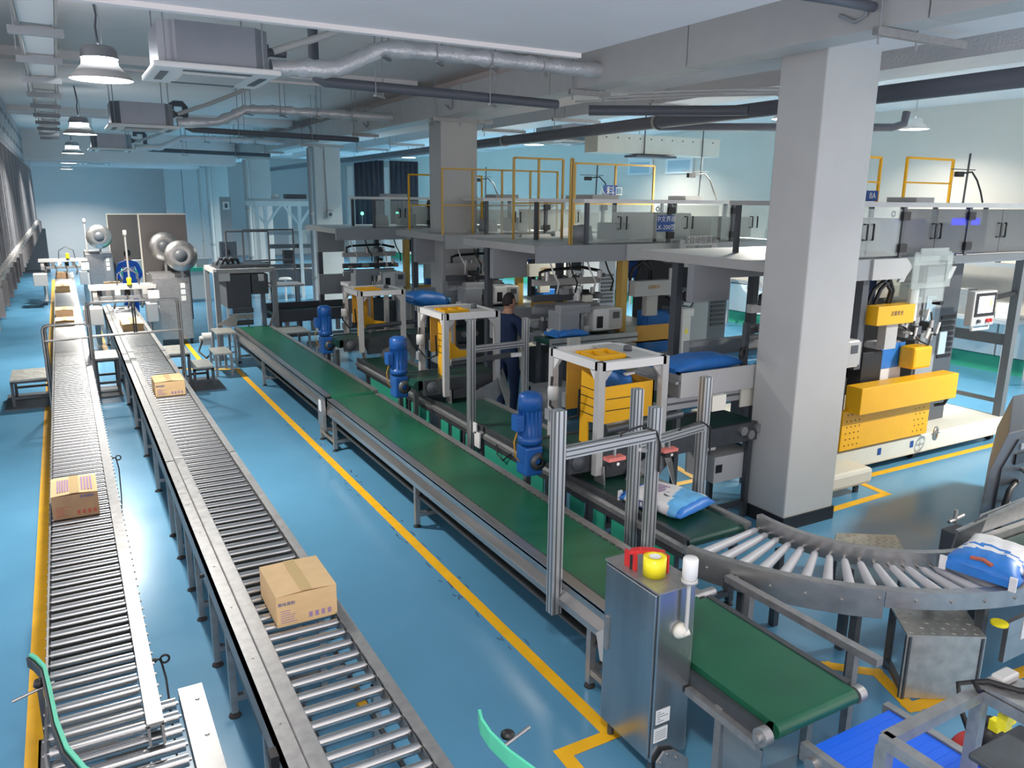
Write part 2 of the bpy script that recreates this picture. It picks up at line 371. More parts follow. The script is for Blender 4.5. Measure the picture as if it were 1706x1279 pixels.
aircon(0, 6.85); aircon(1, 13.1); aircon(2, 20.8, zz=4.03); aircon(3, 29.5)
def flex(pts, r, name, lab, cat, m_, joints=(), group=None, hang=()):
    t = thing(name, lab, cat, pts[0], group)
    if m_ == 'foil':                      # crumpled foil sleeve: many rings of slightly different radius
        fine = []
        for a_, b_ in zip(pts, pts[1:]):
            n_ = max(2, int((Vector(b_) - Vector(a_)).length / .06)); fine += [Vector(a_).lerp(Vector(b_), k_ / n_) for k_ in range(n_)]
        fine.append(Vector(pts[-1])); mb_ = MB().tube(fine, r, 14); rr_ = random.Random(int(pts[0][1] * 100))
        for k_, c_ in enumerate(fine):
            f_ = rr_.uniform(.80, 1.15)
            for j_ in range(14):
                v_ = mb_.v[k_ * 14 + j_]; mb_.v[k_ * 14 + j_] = c_ + (v_ - c_) * f_ * rr_.uniform(.90, 1.10)
        mb_.build('pipe_run', m_, t)
    else: MB().tube(pts, r, 12).build('pipe_run', m_, t)
    for hx in hang:
        yy = pts[-1][1]; zz = min(q[2] for q in pts[-2:]) - r
        MB().cyl((hx, yy - r - .01, zz - .02), (hx, yy - r - .01, ZC), .006, 6).cyl((hx + .12, yy + r + .01, zz - .02), (hx + .12, yy + r + .01, ZC), .006, 6).build('threaded_rod', 'grey', t); MB().bar((hx - .02, yy - r - .03, zz - .012), (hx + .14, yy + r + .03, zz - .012), .03, .02).build('hanger_strut', 'galv', t)
    for j in joints:
        MB().cyl(j[0], j[1], r * 1.22, 12).build('pipe_clip', 'steel', t)
    return t
for i, y in enumerate((7.3, 13.5, 21.2)):
    L = ['nearest', 'second', 'third'][i]
    flex([(1.72, y, 4.12), (2.3, y, 4.16), (2.6, y + .05, 4.30), (2.75, y + .05, 4.38), (3.2, y + .1, 4.40), (5.6, y + .1, 4.40)], .075, 'insulated_pipe', 'silver insulated pipe leaving the %s ceiling air conditioner' % L, 'pipe', 'foil', hang=[2.75, 3.3, 3.9, 4.5])
    flex([(1.72, y - .1, 4.24), (2.2, y - .08, 4.42), (2.6, y - .05, 4.6), (2.9, y - .05, 4.74), (2.9, y, ZC)], .03, 'condensate_hose', 'pale hose rising from the %s ceiling air conditioner' % L, 'hose', 'lgrey')
for i, (y, x0, x1) in enumerate(((8.0, 2.30, 5.1), (15.0, 2.05, 5.1), (22.3, 2.05, 5.1))):
    L = ['nearest', 'second', 'third'][i]; zt = 4.86 if i == 0 else 4.55
    pts = [(x0, y, min(zt, 4.84)), (x0, y, 4.25), (x0 + .02, y, 4.17), (x0 + .09, y, 4.14), (x1, y, 4.10)]
    if i: pts = [(x0 - .22, y, zt - .10), (x0 - .22, y, zt - .03), (x0 - .17, y, zt), (x0 - .04, y, zt), (x0, y, zt - .05)] + pts[1:]
    flex(pts, .05, 'drain_pipe', 'dark grey drain pipe with a right angle bend, %s from the front' % L, 'pipe', 'pipe', group='dark drain pipes', hang=[2.9, 4.2])
# white cable trunking hung beside the columns
t = thing('cable_trunking', 'long pale cable trunking hung along the left of the columns', 'trunking', (5.4, 10, 4.26))
for k in range(18):
    y = -1.2 + k * 2.4; B(5.24, y, 4.26, 5.56, y + 2.385, 4.64).build('trunking_section', 'lgrey', t)
for k, y in enumerate((3.9, 7.8, 11.6, 15.5, 19.3, 23.2, 27.0, 31, 35)):
    B(5.15, y, 4.20, 6.2 if k % 2 == 0 else 5.7, y + .05, 4.255).build('strut', 'galv', t)
    for x in (5.19, 5.62): MB().cyl((x, y + .025, 4.14), (x, y + .025, ZC if x < 5.6 else 4.34), .008, 6).build('threaded_rod', 'grey', t)
mb = MB()
for k, y in enumerate((4.2, 11.2, 14.9, 18.8)): mb.tube([(5.235, y + .12, 4.6), (5.22, y, 4.62), (5.215, y - .12, 4.55), (5.215, y - .13, 4.36), (5.22, y - .04, 4.33), (5.215, y + .1, 4.4)], .014, 6)
mb.build('cable_loop', 'grey', t)
flex([(4.0, 5.0, 4.9), (4.02, 4.6, 4.62), (4.1, 4.35, 4.5), (4.4, 4.1, 4.42), (4.8, 4.0, 4.40), (5.2, 4.0, 4.4)], .035, 'bent_hose', 'dark curved hose below the nearest ceiling beam', 'hose', 'pipe')
# services right of the columns
flex([(6.9, -1, 4.06), (7.05, 6, 4.06), (7.2, 13, 4.06), (7.4, 22, 4.06), (7.4, 36, 4.06)], .085, 'water_main', 'thick dark pipe running lengthwise right of the columns', 'pipe', 'pipe', [((6.98, 2.9, 4.06), (6.981, 2.95, 4.06)), ((7.02, 6.0, 4.06), (7.021, 6.05, 4.06)), ((7.1, 8.6, 4.06), (7.101, 8.65, 4.06)), ((7.2, 13, 4.06), (7.201, 13.05, 4.06))])
flex([(5.75, 8.3, 4.10), (6.2, 8.0, 4.1), (6.9, 7.3, 4.08), (7.02, 6.9, 4.06)], .06, 'branch_pipe', 'dark branch pipe joining the thick dark pipe at an angle', 'pipe', 'pipe')
flex([(7.1, 8.6, 4.0), (9.6, 6.9, 4.0), (9.75, 6.85, 4.05), (9.78, 6.85, 4.2)], .05, 'cross_pipe', 'dark pipe crossing to a capped elbow near the wall duct', 'pipe', 'pipe')
t = thing('air_duct', 'large foil wrapped air duct high up right of the columns', 'duct', (7.7, 8, 4.3))
for k in range(12):
    y = -1.2 + k * 2.5; B(7.35, y, 4.34, 8.0, y + 2.48, 4.78).build('duct_section', 'foil', t)
for k in range(9):
    y = 1.4 + k * 2.5; B(7.2, y, 4.29, 8.15, y + .05, 4.34).build('strut', 'galv', t)
    for x in (7.24, 8.1): MB().cyl((x, y + .025, 4.2), (x, y + .025, ZC), .008, 6).build('threaded_rod', 'grey', t)
B(6.9, 2.6, 4.12, 7.0, 2.68, 4.24).build('fixing_block', 'black', t)
t = thing('conduit_bundle', 'thin conduits crossing below the duct and bending down at the column', 'conduit', (6.0, 7, 4.2))
for k in range(3): MB().tube([(5.62, 8.4 - k * .5, 4.2), (6.6, 7.0 - k * .35, 4.2), (7.0, 6.5 - k * .3, 4.19), (7.1, 6.4 - k * .3, 4.1), (7.12, 6.4 - k * .3, 3.98)], .014, 6).build('conduit', 'lgrey', t)
t = thing('riveted_duct', 'pale riveted duct box across the packing bay near the right wall', 'duct', (9.2, 12, 3.98))
B(9.0, 12.66, 3.92, 12.1, 13.1, 4.28).build('duct_body', 'offwhite', t, bevel=.01)
for k in range(11): MB().cyl((9.2 + k * .27, 12.655, 4.2), (9.2 + k * .27, 12.66, 4.2), .016, 8).build('rivet', 'dgrey', t)
for x in (10.1, 11.6): MB().cyl((x, 12.63, 3.9), (x, 12.63, 4.85), .012, 6).build('tie_rod', 'dgrey', t)
B(9.9, 12.6, 3.86, 10.9, 13.0, 3.90).build('lamp_strip', 'dgrey', t)
aircon(0, 13.2, 8.4, 'white ceiling air conditioner grille over the packing bay', 4.12); 
for i, (x, y) in enumerate([(10.2, 9.2), (10.2, 2.0), (10.2, 17), (13.4, 9.2), (13.4, 17), (10.2, 25)]):
    lab = ['dome lamp over the packing bay just right of the nearest column', 'dome lamp over the bay beside the duct, out past the nearest column', 'dome lamp deep in the packing bay, second row', 'dome lamp close to the right wall, middle of the bay', 'dome lamp close to the right wall, deep in the bay', 'dome lamp at the far end of the packing bay'][i]
    t = thing('bay_lamp', lab, 'lamp', (x, y, 4.32))
    MB().lathe([(.02, .20), (.12, .19), (.14, .11), (.26, 0), (.255, 0), (.13, .10)], (x, y, 4.31), n=24).build('shade', 'white', t)
    MB().lathe([(0, .012), (.24, .012), (.24, .006), (0, .006)], (x, y, 4.31), n=24).build('diffuser', 'lampglow', t)
    MB().cyl((x, y, 4.5), (x, y, ZC), .012, 6).build('stem', 'lgrey', t)
for i, (x, y) in enumerate([(14.86, 16.5), (14.86, 18.2)]):
    t = thing('hanging_poster', ['pale blue printed poster on the right wall', 'pale blue printed poster deeper along the right wall'][i], 'poster', (x, y, 3.8))
    B(x - .02, y, 3.75, x + .03, y + 1.1, 4.55).build('sheet', 'paper', t); B(x - .025, y + .1, 3.8, x - .02, y + 1.0, 4.1).build('print_area', 'palesky', t)
    B(x - .025, y + .2, 4.3, x - .02, y + .9, 4.36).build('print_line', 'printblue', t)
for i, x in enumerate((8.0, 9.15)):
    t = thing('dark_curtain', ['tall dark maroon curtain between the columns, with green lamp', 'tall dark curtain with faint folds, nearer the second column'][i], 'curtain', (x, 24, 2))
    mb = MB(); n = 22; z0, z1 = 2.1, 4.15; vs = []; 
    for k in range(n + 1):
        xx = x + k * .95 / n; yy = 24 + .03 * math.sin(k * 1.7)
        vs += [(xx, yy, z0), (xx, yy, z1), (xx, yy + .02, z1), (xx, yy + .02, z0)]
    fs = [(k * 4 + j, k * 4 + (j + 1) % 4, k * 4 + 4 + (j + 1) % 4, k * 4 + 4 + j) for k in range(n) for j in range(4)] + [(0, 1, 2, 3), (n * 4, n * 4 + 1, n * 4 + 2, n * 4 + 3)]
    mb.add(vs, fs, True); mb.build('cloth', 'curtain', t)
    MB().cyl((x - .05, 24.01, 4.18), (x + 1.0, 24.01, 4.18), .02, 8).build('curtain_rail', 'grey', t)
    for q in (0.02, .93): MB().cyl((x + q, 24.01, 4.18), (x + q, 24.01, ZC), .008, 6).build('hanger', 'grey', t)
    B(x - .22, 24.05, 0, x - .02, 24.2, 3.95).build('post', 'lgrey', t)
    MB().cyl((x + .12, 23.75, 2.1), (x + .12, 23.75, 2.5), .015, 8).build('beacon_stem', 'grey', t)
    MB().lathe([(0, .10), (.04, .08), (.05, .03), (.03, 0), (0, 0)], (x + .12, 23.75, 2.5), n=12).build('beacon', 'greenglow', t)
# ================================================================== ROLLER CONVEYORS
def roller_mesh(L, r=.0235, n=12):
    return MB().cyl((-L / 2, 0, 0), (L / 2, 0, 0), r, n).cyl((-L / 2 - .012, 0, 0), (-L / 2, 0, 0), .009, 6).cyl((L / 2, 0, 0), (L / 2 + .012, 0, 0), .009, 6).mesh('roller', 'roller')
def leg_pair(t, x0, x1, y, z, m_='galv', w=.04, yb=.12):
    for x in (x0, x1):
        l = MB().bar((x, y, .03), (x, y, z), w, w, (0, 1, 0)).build('leg', m_, t)
        MB().lathe([(0, .028), (.012, .028), (.014, .018), (.035, .010), (.038, 0), (0, 0)], (x, y, 0), n=12).build('foot', 'rubber', l)
    MB().bar((x0, y, yb), (x1, y, yb), w * .9, w * .9).build('cross_brace', m_, t)
c1 = thing('roller_conveyor', 'narrow roller conveyor beside the yellow line, carrying the printed brown carton', 'conveyor', (-.06, 3.4, 0))
ZR = .75
for y0, y1 in ((3.42, 11.98), (12.0, 27.0)):
    B(-.295, y0, ZR - .10, -.285, y1, ZR + .012).build('side_plate', 'steel', c1)
    MB().box(.10, y0, ZR - .008, .17, y1, ZR + .012).box(.10, y0, ZR - .10, .112, y1, ZR).box(.158, y0, ZR - .11, .17, y1, ZR).build('side_rail', 'galv', c1)
B(-.284, 4.15, .60, .10, 26.9, .64).build('gap_shade_plate', 'bed', c1)  # added dark sheet that puts shade into the gaps between rollers
rm = roller_mesh(.37)
k = 0; y = 3.47
while y < 27: inst(rm, 'roller', c1, (-.092 + .06, y - 3.4, ZR - .025)); y += .104
s = MB(); y = 3.47
while y < 16:
    s.cyl((-.305, y, ZR - .03), (-.295, y, ZR - .03), .008, 6); s.cyl((.17, y, ZR - .03), (.182, y, ZR - .03), .008, 6); y += .104
s.build('axle_nuts', 'steel', c1, kind='stuff')
for y in (3.9, 5.6, 7.3, 9, 10.7, 12.4, 14.1, 15.8, 17.5, 19.2, 21, 22.8, 24.6, 26.4): leg_pair(c1, -.27, .14, y, ZR - .1)
MB().box(-.2, 3.75, .43, -.02, 3.9, .47).box(-.08, 3.55, .43, .1, 3.7, .47).build('under_bracket', 'galv', c1)
for y, yl in ((4.05, 3.62), (7.72, 7.5)):
    MB().tube([(.17, y, .70), (.20, y, .70)] + [(.235 + .022 * math.cos(a), y, .695 + .022 * math.sin(a)) for a in [i * .6 + 3 for i in range(11)]] + [(.23, y - .03, .6), (.22, yl, .4), (.2, yl, .1)], .006, 6).build('sensor_cable', 'black', c1)
    MB().cyl((.16, y, .70), (.195, y, .70), .012, 8).build('sensor', 'black', c1)
# lower transfer section at the front
c1b = thing('roller_conveyor', 'short lower roller section with a wide bright side plate at the front', 'conveyor', (0, 2.0, 0))
ZT = .60
MB().box(.27, 1.7, ZT - .012, .385, 3.88, ZT + .008).box(.375, 1.7, ZT - .16, .385, 3.88, ZT).box(.27, 1.7, ZT - .08, .278, 3.88, ZT).build('side_rail', 'galv', c1b)
MB().box(-.335, 1.7, ZT - .12, -.325, 3.76, ZT + .015).box(-.335, 1.7, ZT + .005, -.29, 3.76, ZT + .015).build('side_rail', 'galv', c1b)
rm2 = roller_mesh(.54, .03)
for k in range(19): inst(rm2, 'roller', c1b, (-.02, 3.82 - k * .115 - 2.0, ZT - .03))
for y in (3.75, 3.45, 3.0): MB().cyl((.345, y, ZT + .008), (.345, y, ZT + .013), .011, 8).build('bolt', 'steel', c1b)
for y in (2.1, 3.6): leg_pair(c1b, -.30, .35, y, ZT - .1)
g1 = thing('guide_rail', 'green curved guide strip clamped over the narrow conveyor', 'guide rail', (-.27, 3.7, .78))
path = [(-.345, 4.08, .86), (-.32, 4.03, .86), (-.285, 3.93, .86), (-.265, 3.75, .86), (-.235, 3.45, .86), (-.20, 3.25, .86), (-.14, 3.08, .86), (-.02, 2.88, .86), (.12, 2.7, .86)]
MB().strip(path, .05, .016).build('strip', 'mint', g1)
MB().strip([(p[0] - .014, p[1] - .008, p[2] - .012) for p in path], .05, .012).build('backing', 'black', g1)
MB().cyl((-.42, 3.83, .80), (-.25, 3.86, .83), .007, 8).build('clamp_rod', 'steel', g1)
MB().bar((-.31, 3.86, .45), (-.31, 3.86, .84), .022).build('post', 'dsteel', g1)
MB().lathe([(0, .03), (.02, .028), (.026, 0), (0, 0)], (-.31, 3.86, .83), n=8).build('clamp_knob', 'black', g1)
g2 = thing('guide_rail', 'short green guide strip with black star knob right of the wide conveyor', 'guide rail', (1.34, 2.45, .8))
MB().strip([(1.345, 2.62, .88), (1.325, 2.56, .88), (1.325, 2.48, .87), (1.345, 2.36, .86), (1.385, 2.2, .86), (1.43, 1.95, .86)], .075, .012).build('strip', 'mint', g2)
MB().cyl((1.36, 2.43, .86), (1.50, 2.46, .88), .008, 8).build('clamp_rod', 'steel', g2)
MB().lathe([(0, .03), (.012, .03), (.03, .02), (.03, .008), (.012, 0), (0, 0)], (1.40, 2.47, .86), n=10).build('star_knob', 'black', g2)
MB().bar((1.365, 2.33, 0), (1.365, 2.33, .85), .02).build('post', 'steel', g2); MB().cyl((1.365, 2.33, 0), (1.365, 2.33, .012), .04, 10).build('base', 'dsteel', g2)
# wide conveyor with the covered left side
c2 = thing('roller_conveyor', 'wider roller conveyor with a covered left edge, carrying the big plain carton', 'conveyor', (.88, 2.2, 0))
for y0, y1 in ((1.6, 7.2), (7.22, 11.95), (11.97, 18.6)):
    MB().box(.585, y0, ZR - .09, .655, y1, ZR + .004).box(.585, y0, ZR - .20, .595, y1, ZR).build('outer_cover', 'galv', c2)
    MB().box(.657, y0, ZR - .05, .735, y1, ZR + .024).build('inner_cover', 'galv', c2, bevel=.004)
    MB().box(1.125, y0, ZR - .008, 1.18, y1, ZR + .012).box(1.125, y0, ZR - .09, 1.133, y1, ZR).box(1.172, y0, ZR - .13, 1.18, y1, ZR).build('side_rail', 'galv', c2)
    B(.60, y0, ZR - .30, .61, y1, ZR - .18).build('skirt_panel', 'dsteel', c2)
B(.74, 4.2, .60, 1.124, 18.5, .64).build('gap_shade_plate', 'bed', c2)  # same added dark sheet here, darkening the gaps as shade
rm3 = roller_mesh(.375, .025)
y = 1.7
while y < 18.5: inst(rm3, 'roller', c2, (.93 - .88, y - 2.2, ZR - .026)); y += .117
s = MB(); y = 2.0
while y < 12: s.cyl((1.18, y, ZR - .03), (1.19, y, ZR - .03), .008, 6); s.cyl((.62, y, ZR + .004), (.62, y, ZR + .008), .006, 6); y += .58
s.build('bolt_heads', 'steel', c2, kind='stuff')
for y in (2.6, 3.4, 4.4, 5.0, 5.66, 6.17, 6.81, 7.33, 8.6, 9.9, 11.2, 12.6, 14.4, 16.2, 18): leg_pair(c2, .605, 1.15, y, ZR - .12, 'steel')
for k in range(5): MB().box(1.0 + .02 * (k % 2), 2.3 + k * .32, .60, 1.06, 2.36 + k * .32, .64).build('drive_clip', 'yellow' if k % 2 else 'lgrey', c2)
MB().bar((.78, 2.0, .58), (.80, 3.6, .58), .02).bar((1.07, 1.9, .585), (1.08, 3.9, .585), .02).build('drive_shaft', 'dsteel', c2)
MB().cyl((.585, 3.05, .67), (.55, 3.05, .67), .012, 8).box(.545, 3.02, .64, .58, 3.09, .70).build('sensor', 'black', c2)
MB().tube([(.55, 3.05, .66), (.53, 3.0, .6), (.55, 2.9, .5), (.56, 2.85, .3), (.57, 2.8, .05)], .006, 6).build('sensor_cable', 'black', c2)
MB().cyl((.57, 5.0, .66), (.54, 5.0, .66), .014, 8).build('sensor', 'black', c2)
# ------------------------------------------------------------------ cartons
def carton(lab, x0, y0, z, wx, wy, h, rz=0, m_='card', prints=0, gap=True, mark='product'):
    t = thing('carton', lab, 'box', (x0 + wx / 2, y0 + wy / 2, z), 'cartons on the roller conveyors')
    a, b = wx / 2, wy / 2; t.rotation_euler.z = 0
    MB().box(x0, y0, z, x0 + wx, y0 + wy, z + h - .004).build('carton_body', m_, t, bevel=.003)
    e = MB(); mx = x0 + wx / 2       # two lid flaps, slightly sprung open at the front
    e.add([(x0, y0 - .002, z + h), (mx, y0 - .002, z + h + .010), (mx, y0 + wy, z + h + .003), (x0, y0 + wy, z + h), (x0, y0 - .002, z + h - .003), (mx, y0 - .002, z + h + .007), (mx, y0 + wy, z + h), (x0, y0 + wy, z + h - .003)], [(0, 1, 2, 3), (4, 7, 6, 5), (0, 4, 5, 1), (1, 5, 6, 2), (2, 6, 7, 3), (3, 7, 4, 0)])
    e.build('lid_flap', 'card', t)
    e = MB(); e.add([(mx, y0 - .002, z + h + .010), (x0 + wx, y0 - .002, z + h), (x0 + wx, y0 + wy, z + h), (mx, y0 + wy, z + h + .003), (mx, y0 - .002, z + h + .007), (x0 + wx, y0 - .002, z + h - .003), (x0 + wx, y0 + wy, z + h - .003), (mx, y0 + wy, z + h)], [(0, 1, 2, 3), (4, 7, 6, 5), (0, 4, 5, 1), (1, 5, 6, 2), (2, 6, 7, 3), (3, 7, 4, 0)])
    e.build('lid_flap', 'card', t)
    MB().add([(mx - .03, y0 - .001, z + h + .0105), (mx + .03, y0 - .001, z + h + .0105), (mx + .03, y0 + wy, z + h + .0045), (mx - .03, y0 + wy, z + h + .0045), (mx - .03, y0 - .001, z + h + .0115), (mx + .03, y0 - .001, z + h + .0115), (mx + .03, y0 + wy, z + h + .0055), (mx - .03, y0 + wy, z + h + .0055)], [(0, 3, 2, 1), (4, 5, 6, 7), (0, 1, 5, 4), (1, 2, 6, 5), (2, 3, 7, 6), (3, 0, 4, 7)]).build('tape_strip', 'tape', t)
    if prints:
        yy = y0 - .0015; p = MB()
        for k in range(6): p.box(x0 + .02, yy, z + h * (.50 - k * .075), x0 + .02 + random.uniform(.05, .10), yy + .001, z + h * (.52 - k * .075))
        for k in range(4): p.box(x0 + wx * .52 + k * .035, yy, z + h * .13, x0 + wx * .52 + k * .035 + .02, yy + .001, z + h * .30)
        p.build('print_lines', 'print' if prints == 1 else 'printred', t, kind='stuff')
        text('\u7f8e\u5473\u9762\u7c89', .024, 'printblue', t, (x0 + (.055 if prints == 1 else wx * .76), yy, z + h * (.72 if prints == 1 else .86)), FRONT, 'print_name', .0005)
        if prints == 2:
            q = MB()
            for k in range(5): q.box(x0 + .04 + k * .016, y0 + .06, z + h + .006, x0 + .05 + k * .016, y0 + wy * .8, z + h + .009)
            for k in range(4): q.box(x0 + wx * .65 + k * .02, y0 + .05, z + h + .006, x0 + wx * .65 + .012 + k * .02, y0 + wy * .85, z + h + .009)
            q.build('lid_print', 'print', t, kind='stuff')
    return t
carton('large plain carton with tape along its lid, nearest on the wider conveyor', .80, 3.97, ZR, .335, .41, .185, prints=1)
carton('printed carton with a darker front face on the narrow conveyor', -.27, 6.20, ZR, .30, .42, .18, m_='carddark', prints=2)
carton('small taped carton on the wider conveyor next to the step bridge', .755, 9.72, ZR, .325, .42, .175, prints=1)
carton('carton waiting on the wider conveyor beyond the handrail', .74, 14.85, ZR, .33, .9, .12)
carton('carton on the narrow conveyor just past the handrail', -.265, 15.9, ZR, .30, .5, .10)
carton('second of three cartons in line on the narrow conveyor', -.265, 17.1, ZR, .30, .5, .14, m_='carddark')
carton('carton just leaving the far case sealer on the narrow conveyor', -.265, 21.6, ZR, .30, .6, .14)
carton('carton half inside the far case sealer', -.265, 25.2, ZR, .30, .6, .14, m_='carddark')
# ------------------------------------------------------------------ step bridge over both conveyors
sb = thing('step_bridge', 'grey steel step bridge with rails across both roller conveyors', 'step bridge', (.4, 13, 0))
def platform(x0, y0, x1, y1, z, nm='platform'):
    MB().box(x0, y0, z - .025, x1, y1, z).build(nm, 'tread', sb)
    B(x0, y0, z - .06, x1, y0 + .03, z - .026).build('edge_frame', 'dsteel', sb); B(x0, y1 - .03, z - .06, x1, y1, z - .026).build('edge_frame', 'dsteel', sb)
    for x in (x0 + .02, x1 - .02):
        for y in (y0 + .02, y1 - .02): MB().bar((x, y, 0), (x, y, z - .03), .04).build('leg', 'dsteel', sb)
    for y in (y0 + .02, y1 - .02): MB().bar((x0, y, z * .35), (x1, y, z * .35), .035).build('brace', 'dsteel', sb)
platform(.23, 13.3, .56, 14.0, .60); platform(-.88, 13.1, -.36, 13.9, .42, 'step'); platform(1.24, 13.2, 1.58, 14.0, .60); platform(1.60, 13.15, 1.92, 13.8, .36, 'step')
B(-.98, 13.0, 0, -.34, 14.0, .02).build('base_plate', 'dsteel', sb); B(1.2, 13.0, 0, 2.05, 13.95, .02).build('base_plate', 'dsteel', sb); B(.2, 13.2, 0, .58, 13.95, .02).build('base_plate', 'dsteel', sb)
def hoop(x0, x1, y, zb0, zb1, zt):
    r = .06
    MB().tube([(x0, y, zb0), (x0, y, zt - r), (x0 + r * .3, y, zt - r * .3), (x0 + r, y, zt), (x1 - r, y, zt), (x1 - r * .3, y, zt - r * .3), (x1, y, zt - r), (x1, y, zb1)], .019, 10).build('handrail', 'steel', sb)
hoop(-.38, .19, 12.55, .0, .0, 1.26); hoop(-.35, .21, 12.62, .0, .0, 1.25)
MB().cyl((-.38, 12.55, 1.04), (.19, 12.55, 1.06), .016, 8).build('mid_rail', 'steel', sb)
hoop(.19, 1.46, 12.95, .0, .0, 1.50); hoop(.22, 1.44, 13.03, .3, .3, 1.49)
MB().cyl((.19, 12.95, 1.0), (1.46, 12.95, 1.02), .018, 8).build('mid_rail', 'steel', sb)
for x in (.80, .83): MB().cyl((x, 12.95, 1.0), (x, 12.95, 1.5), .012, 8).build('baluster', 'dsteel', sb)
# ================================================================== BELT CONVEYORS
def drum(mb, x0, x1, y, z, r, n=20): return mb.cyl((x0, y, z), (x1, y, z), r, n)
b1 = thing('belt_conveyor', 'long green belt conveyor on bright steel legs beside the yellow line', 'conveyor', (2.95, 3.3, 0))
ZB = .60
for i, (y0, y1, dz) in enumerate(((3.35, 9.30, 0.0), (9.36, 15.3, .02))):
    z = ZB + dz
    MB().box(2.715, y0, z - .07, 3.275, y1, z).cyl((2.715, y0, z - .035), (3.275, y0, z - .035), .035, 16).cyl((2.715, y1, z - .035), (3.275, y1, z - .035), .035, 16).build('belt', 'belt', b1)
    MB().box(2.64, y0 + .02, z - .015, 2.72, y1 - .02, z + .008).box(2.64, y0 + .02, z - .06, 2.65, y1 - .02, z).prism([(2.65, z - .055), (2.655, z - .05), (2.615, z - .125), (2.61, z - .13)], 'y', y0 + .02, y1 - .02).box(2.61, y0 + .02, z - .17, 2.62, y1 - .02, z - .125).build('side_rail', 'steel', b1)
    MB().box(3.27, y0 + .02, z - .17, 3.34, y1 - .02, z + .008).build('side_rail', 'galv', b1)
    s = MB(); y = y0 + .1
    while y < y1 - .1:
        s.box(2.722, y, z + .0005, 2.735, y + .055, z + .006); s.box(3.256, y, z + .0005, 3.268, y + .05, z + .006); y += .085
    s.build('belt_lacing', 'dsteel', b1, kind='stuff')
    B(2.66, y0 + .05, z - .30, 3.30, y1 - .05, z - .28).build('return_tray', 'dsteel', b1)
for y in (3.62, 6.47, 9.05, 9.6, 12.94, 15.0): leg_pair(b1, 2.655, 3.29, y, ZB - .15, 'galv', .045, .12)
for y in (9.05, 3.62):
    MB().bar((2.655, y, .12), (2.655, y + (.55 if y > 5 else -.4), .12), .04).build('floor_rail', 'galv', b1)
MB().bar((2.655, 3.2, .03), (2.655, 3.2, .45), .045).build('leg', 'galv', b1)
MB().prism([(9.2, .24), (9.42, .28), (9.42, .60), (9.22, .60)], 'x', 2.56, 2.60).build('drive_cover', 'galv', b1); B(2.555, 9.26, .46, 2.56, 9.36, .60).build('rating_label', 'paper', b1)
MB().prism([(3.0, .28), (3.45, .30), (3.5, .46), (3.4, .54), (3.05, .52)], 'x', 2.60, 2.615).build('end_cover', 'lgrey', b1)
b2 = thing('belt_conveyor', 'dark green belt conveyor with teal side plates running under the white frames', 'conveyor', (3.85, 3.8, 0))
ZB2 = .70
MB().box(3.665, 3.9, ZB2 - .08, 4.20, 11.05, ZB2).cyl((3.665, 3.9, ZB2 - .04), (4.20, 3.9, ZB2 - .04), .04, 16).cyl((3.665, 11.05, ZB2 - .04), (4.20, 11.05, ZB2 - .04), .04, 16).build('belt', 'dbelt', b2)
for y0, y1 in ((3.85, 6.9), (6.95, 11.0)):
    MB().box(3.615, y0, ZB2 + .0, 3.67, y1, ZB2 + .015).box(3.605, y0, ZB2 - .02, 3.625, y1, ZB2 + .03).build('top_rail', 'dsteel', b2)
    MB().prism([(3.625, ZB2 - .02), (3.585, ZB2 - .045), (3.585, ZB2 - .085), (3.625, ZB2 - .10)], 'y', y0, y1).build('side_rail', 'galv', b2)
    B(3.60, y0, ZB2 - .14, 3.62, y1, ZB2 - .10).build('lower_rail', 'dsteel', b2)
    MB().box(4.20, y0, ZB2 - .1, 4.255, y1, ZB2 + .02).build('top_rail', 'galv', b2)
s = [(10.4, 9.1), (8.9, 8.75), (8.7, 8.35), (8.0, 7.8), (7.7, 7.5), (7.35, 7.1), (6.9, 5.75), (5.65, 5.5), (5.3, 5.1), (4.95, 4.8), (4.7, 4.45), (4.3, 3.95)]
for y1, y0 in s: B(3.60, y0, .26, 3.615, y1, .55).build('side_plate', 'teal', b2)
for y in (3.97, 4.4, 5.05, 5.45, 5.7, 7.0, 7.42, 7.75, 8.05, 8.72, 9.0, 10.6): leg_pair(b2, 3.63, 4.21, y, ZB2 - .12, 'dsteel', .045, .1)
B(3.565, 6.95, .50, 3.58, 7.07, .66).build('rating_label', 'paper', b2); B(3.565, 7.03, .64, 3.58, 7.10, .75).build('rating_label', 'paper', b2)
MB().tube([(3.58, 6.6, .64), (3.56, 6.55, .56), (3.57, 6.45, .52), (3.58, 6.38, .58), (3.58, 6.3, .63)], .008, 6).build('loose_cable', 'black', b2)
MB().box(3.52, 10.3, .30, 3.59, 10.5, .44).cyl((3.54, 10.6, .36), (3.54, 10.85, .36), .05, 12).build('drive_motor', 'grey', b2)
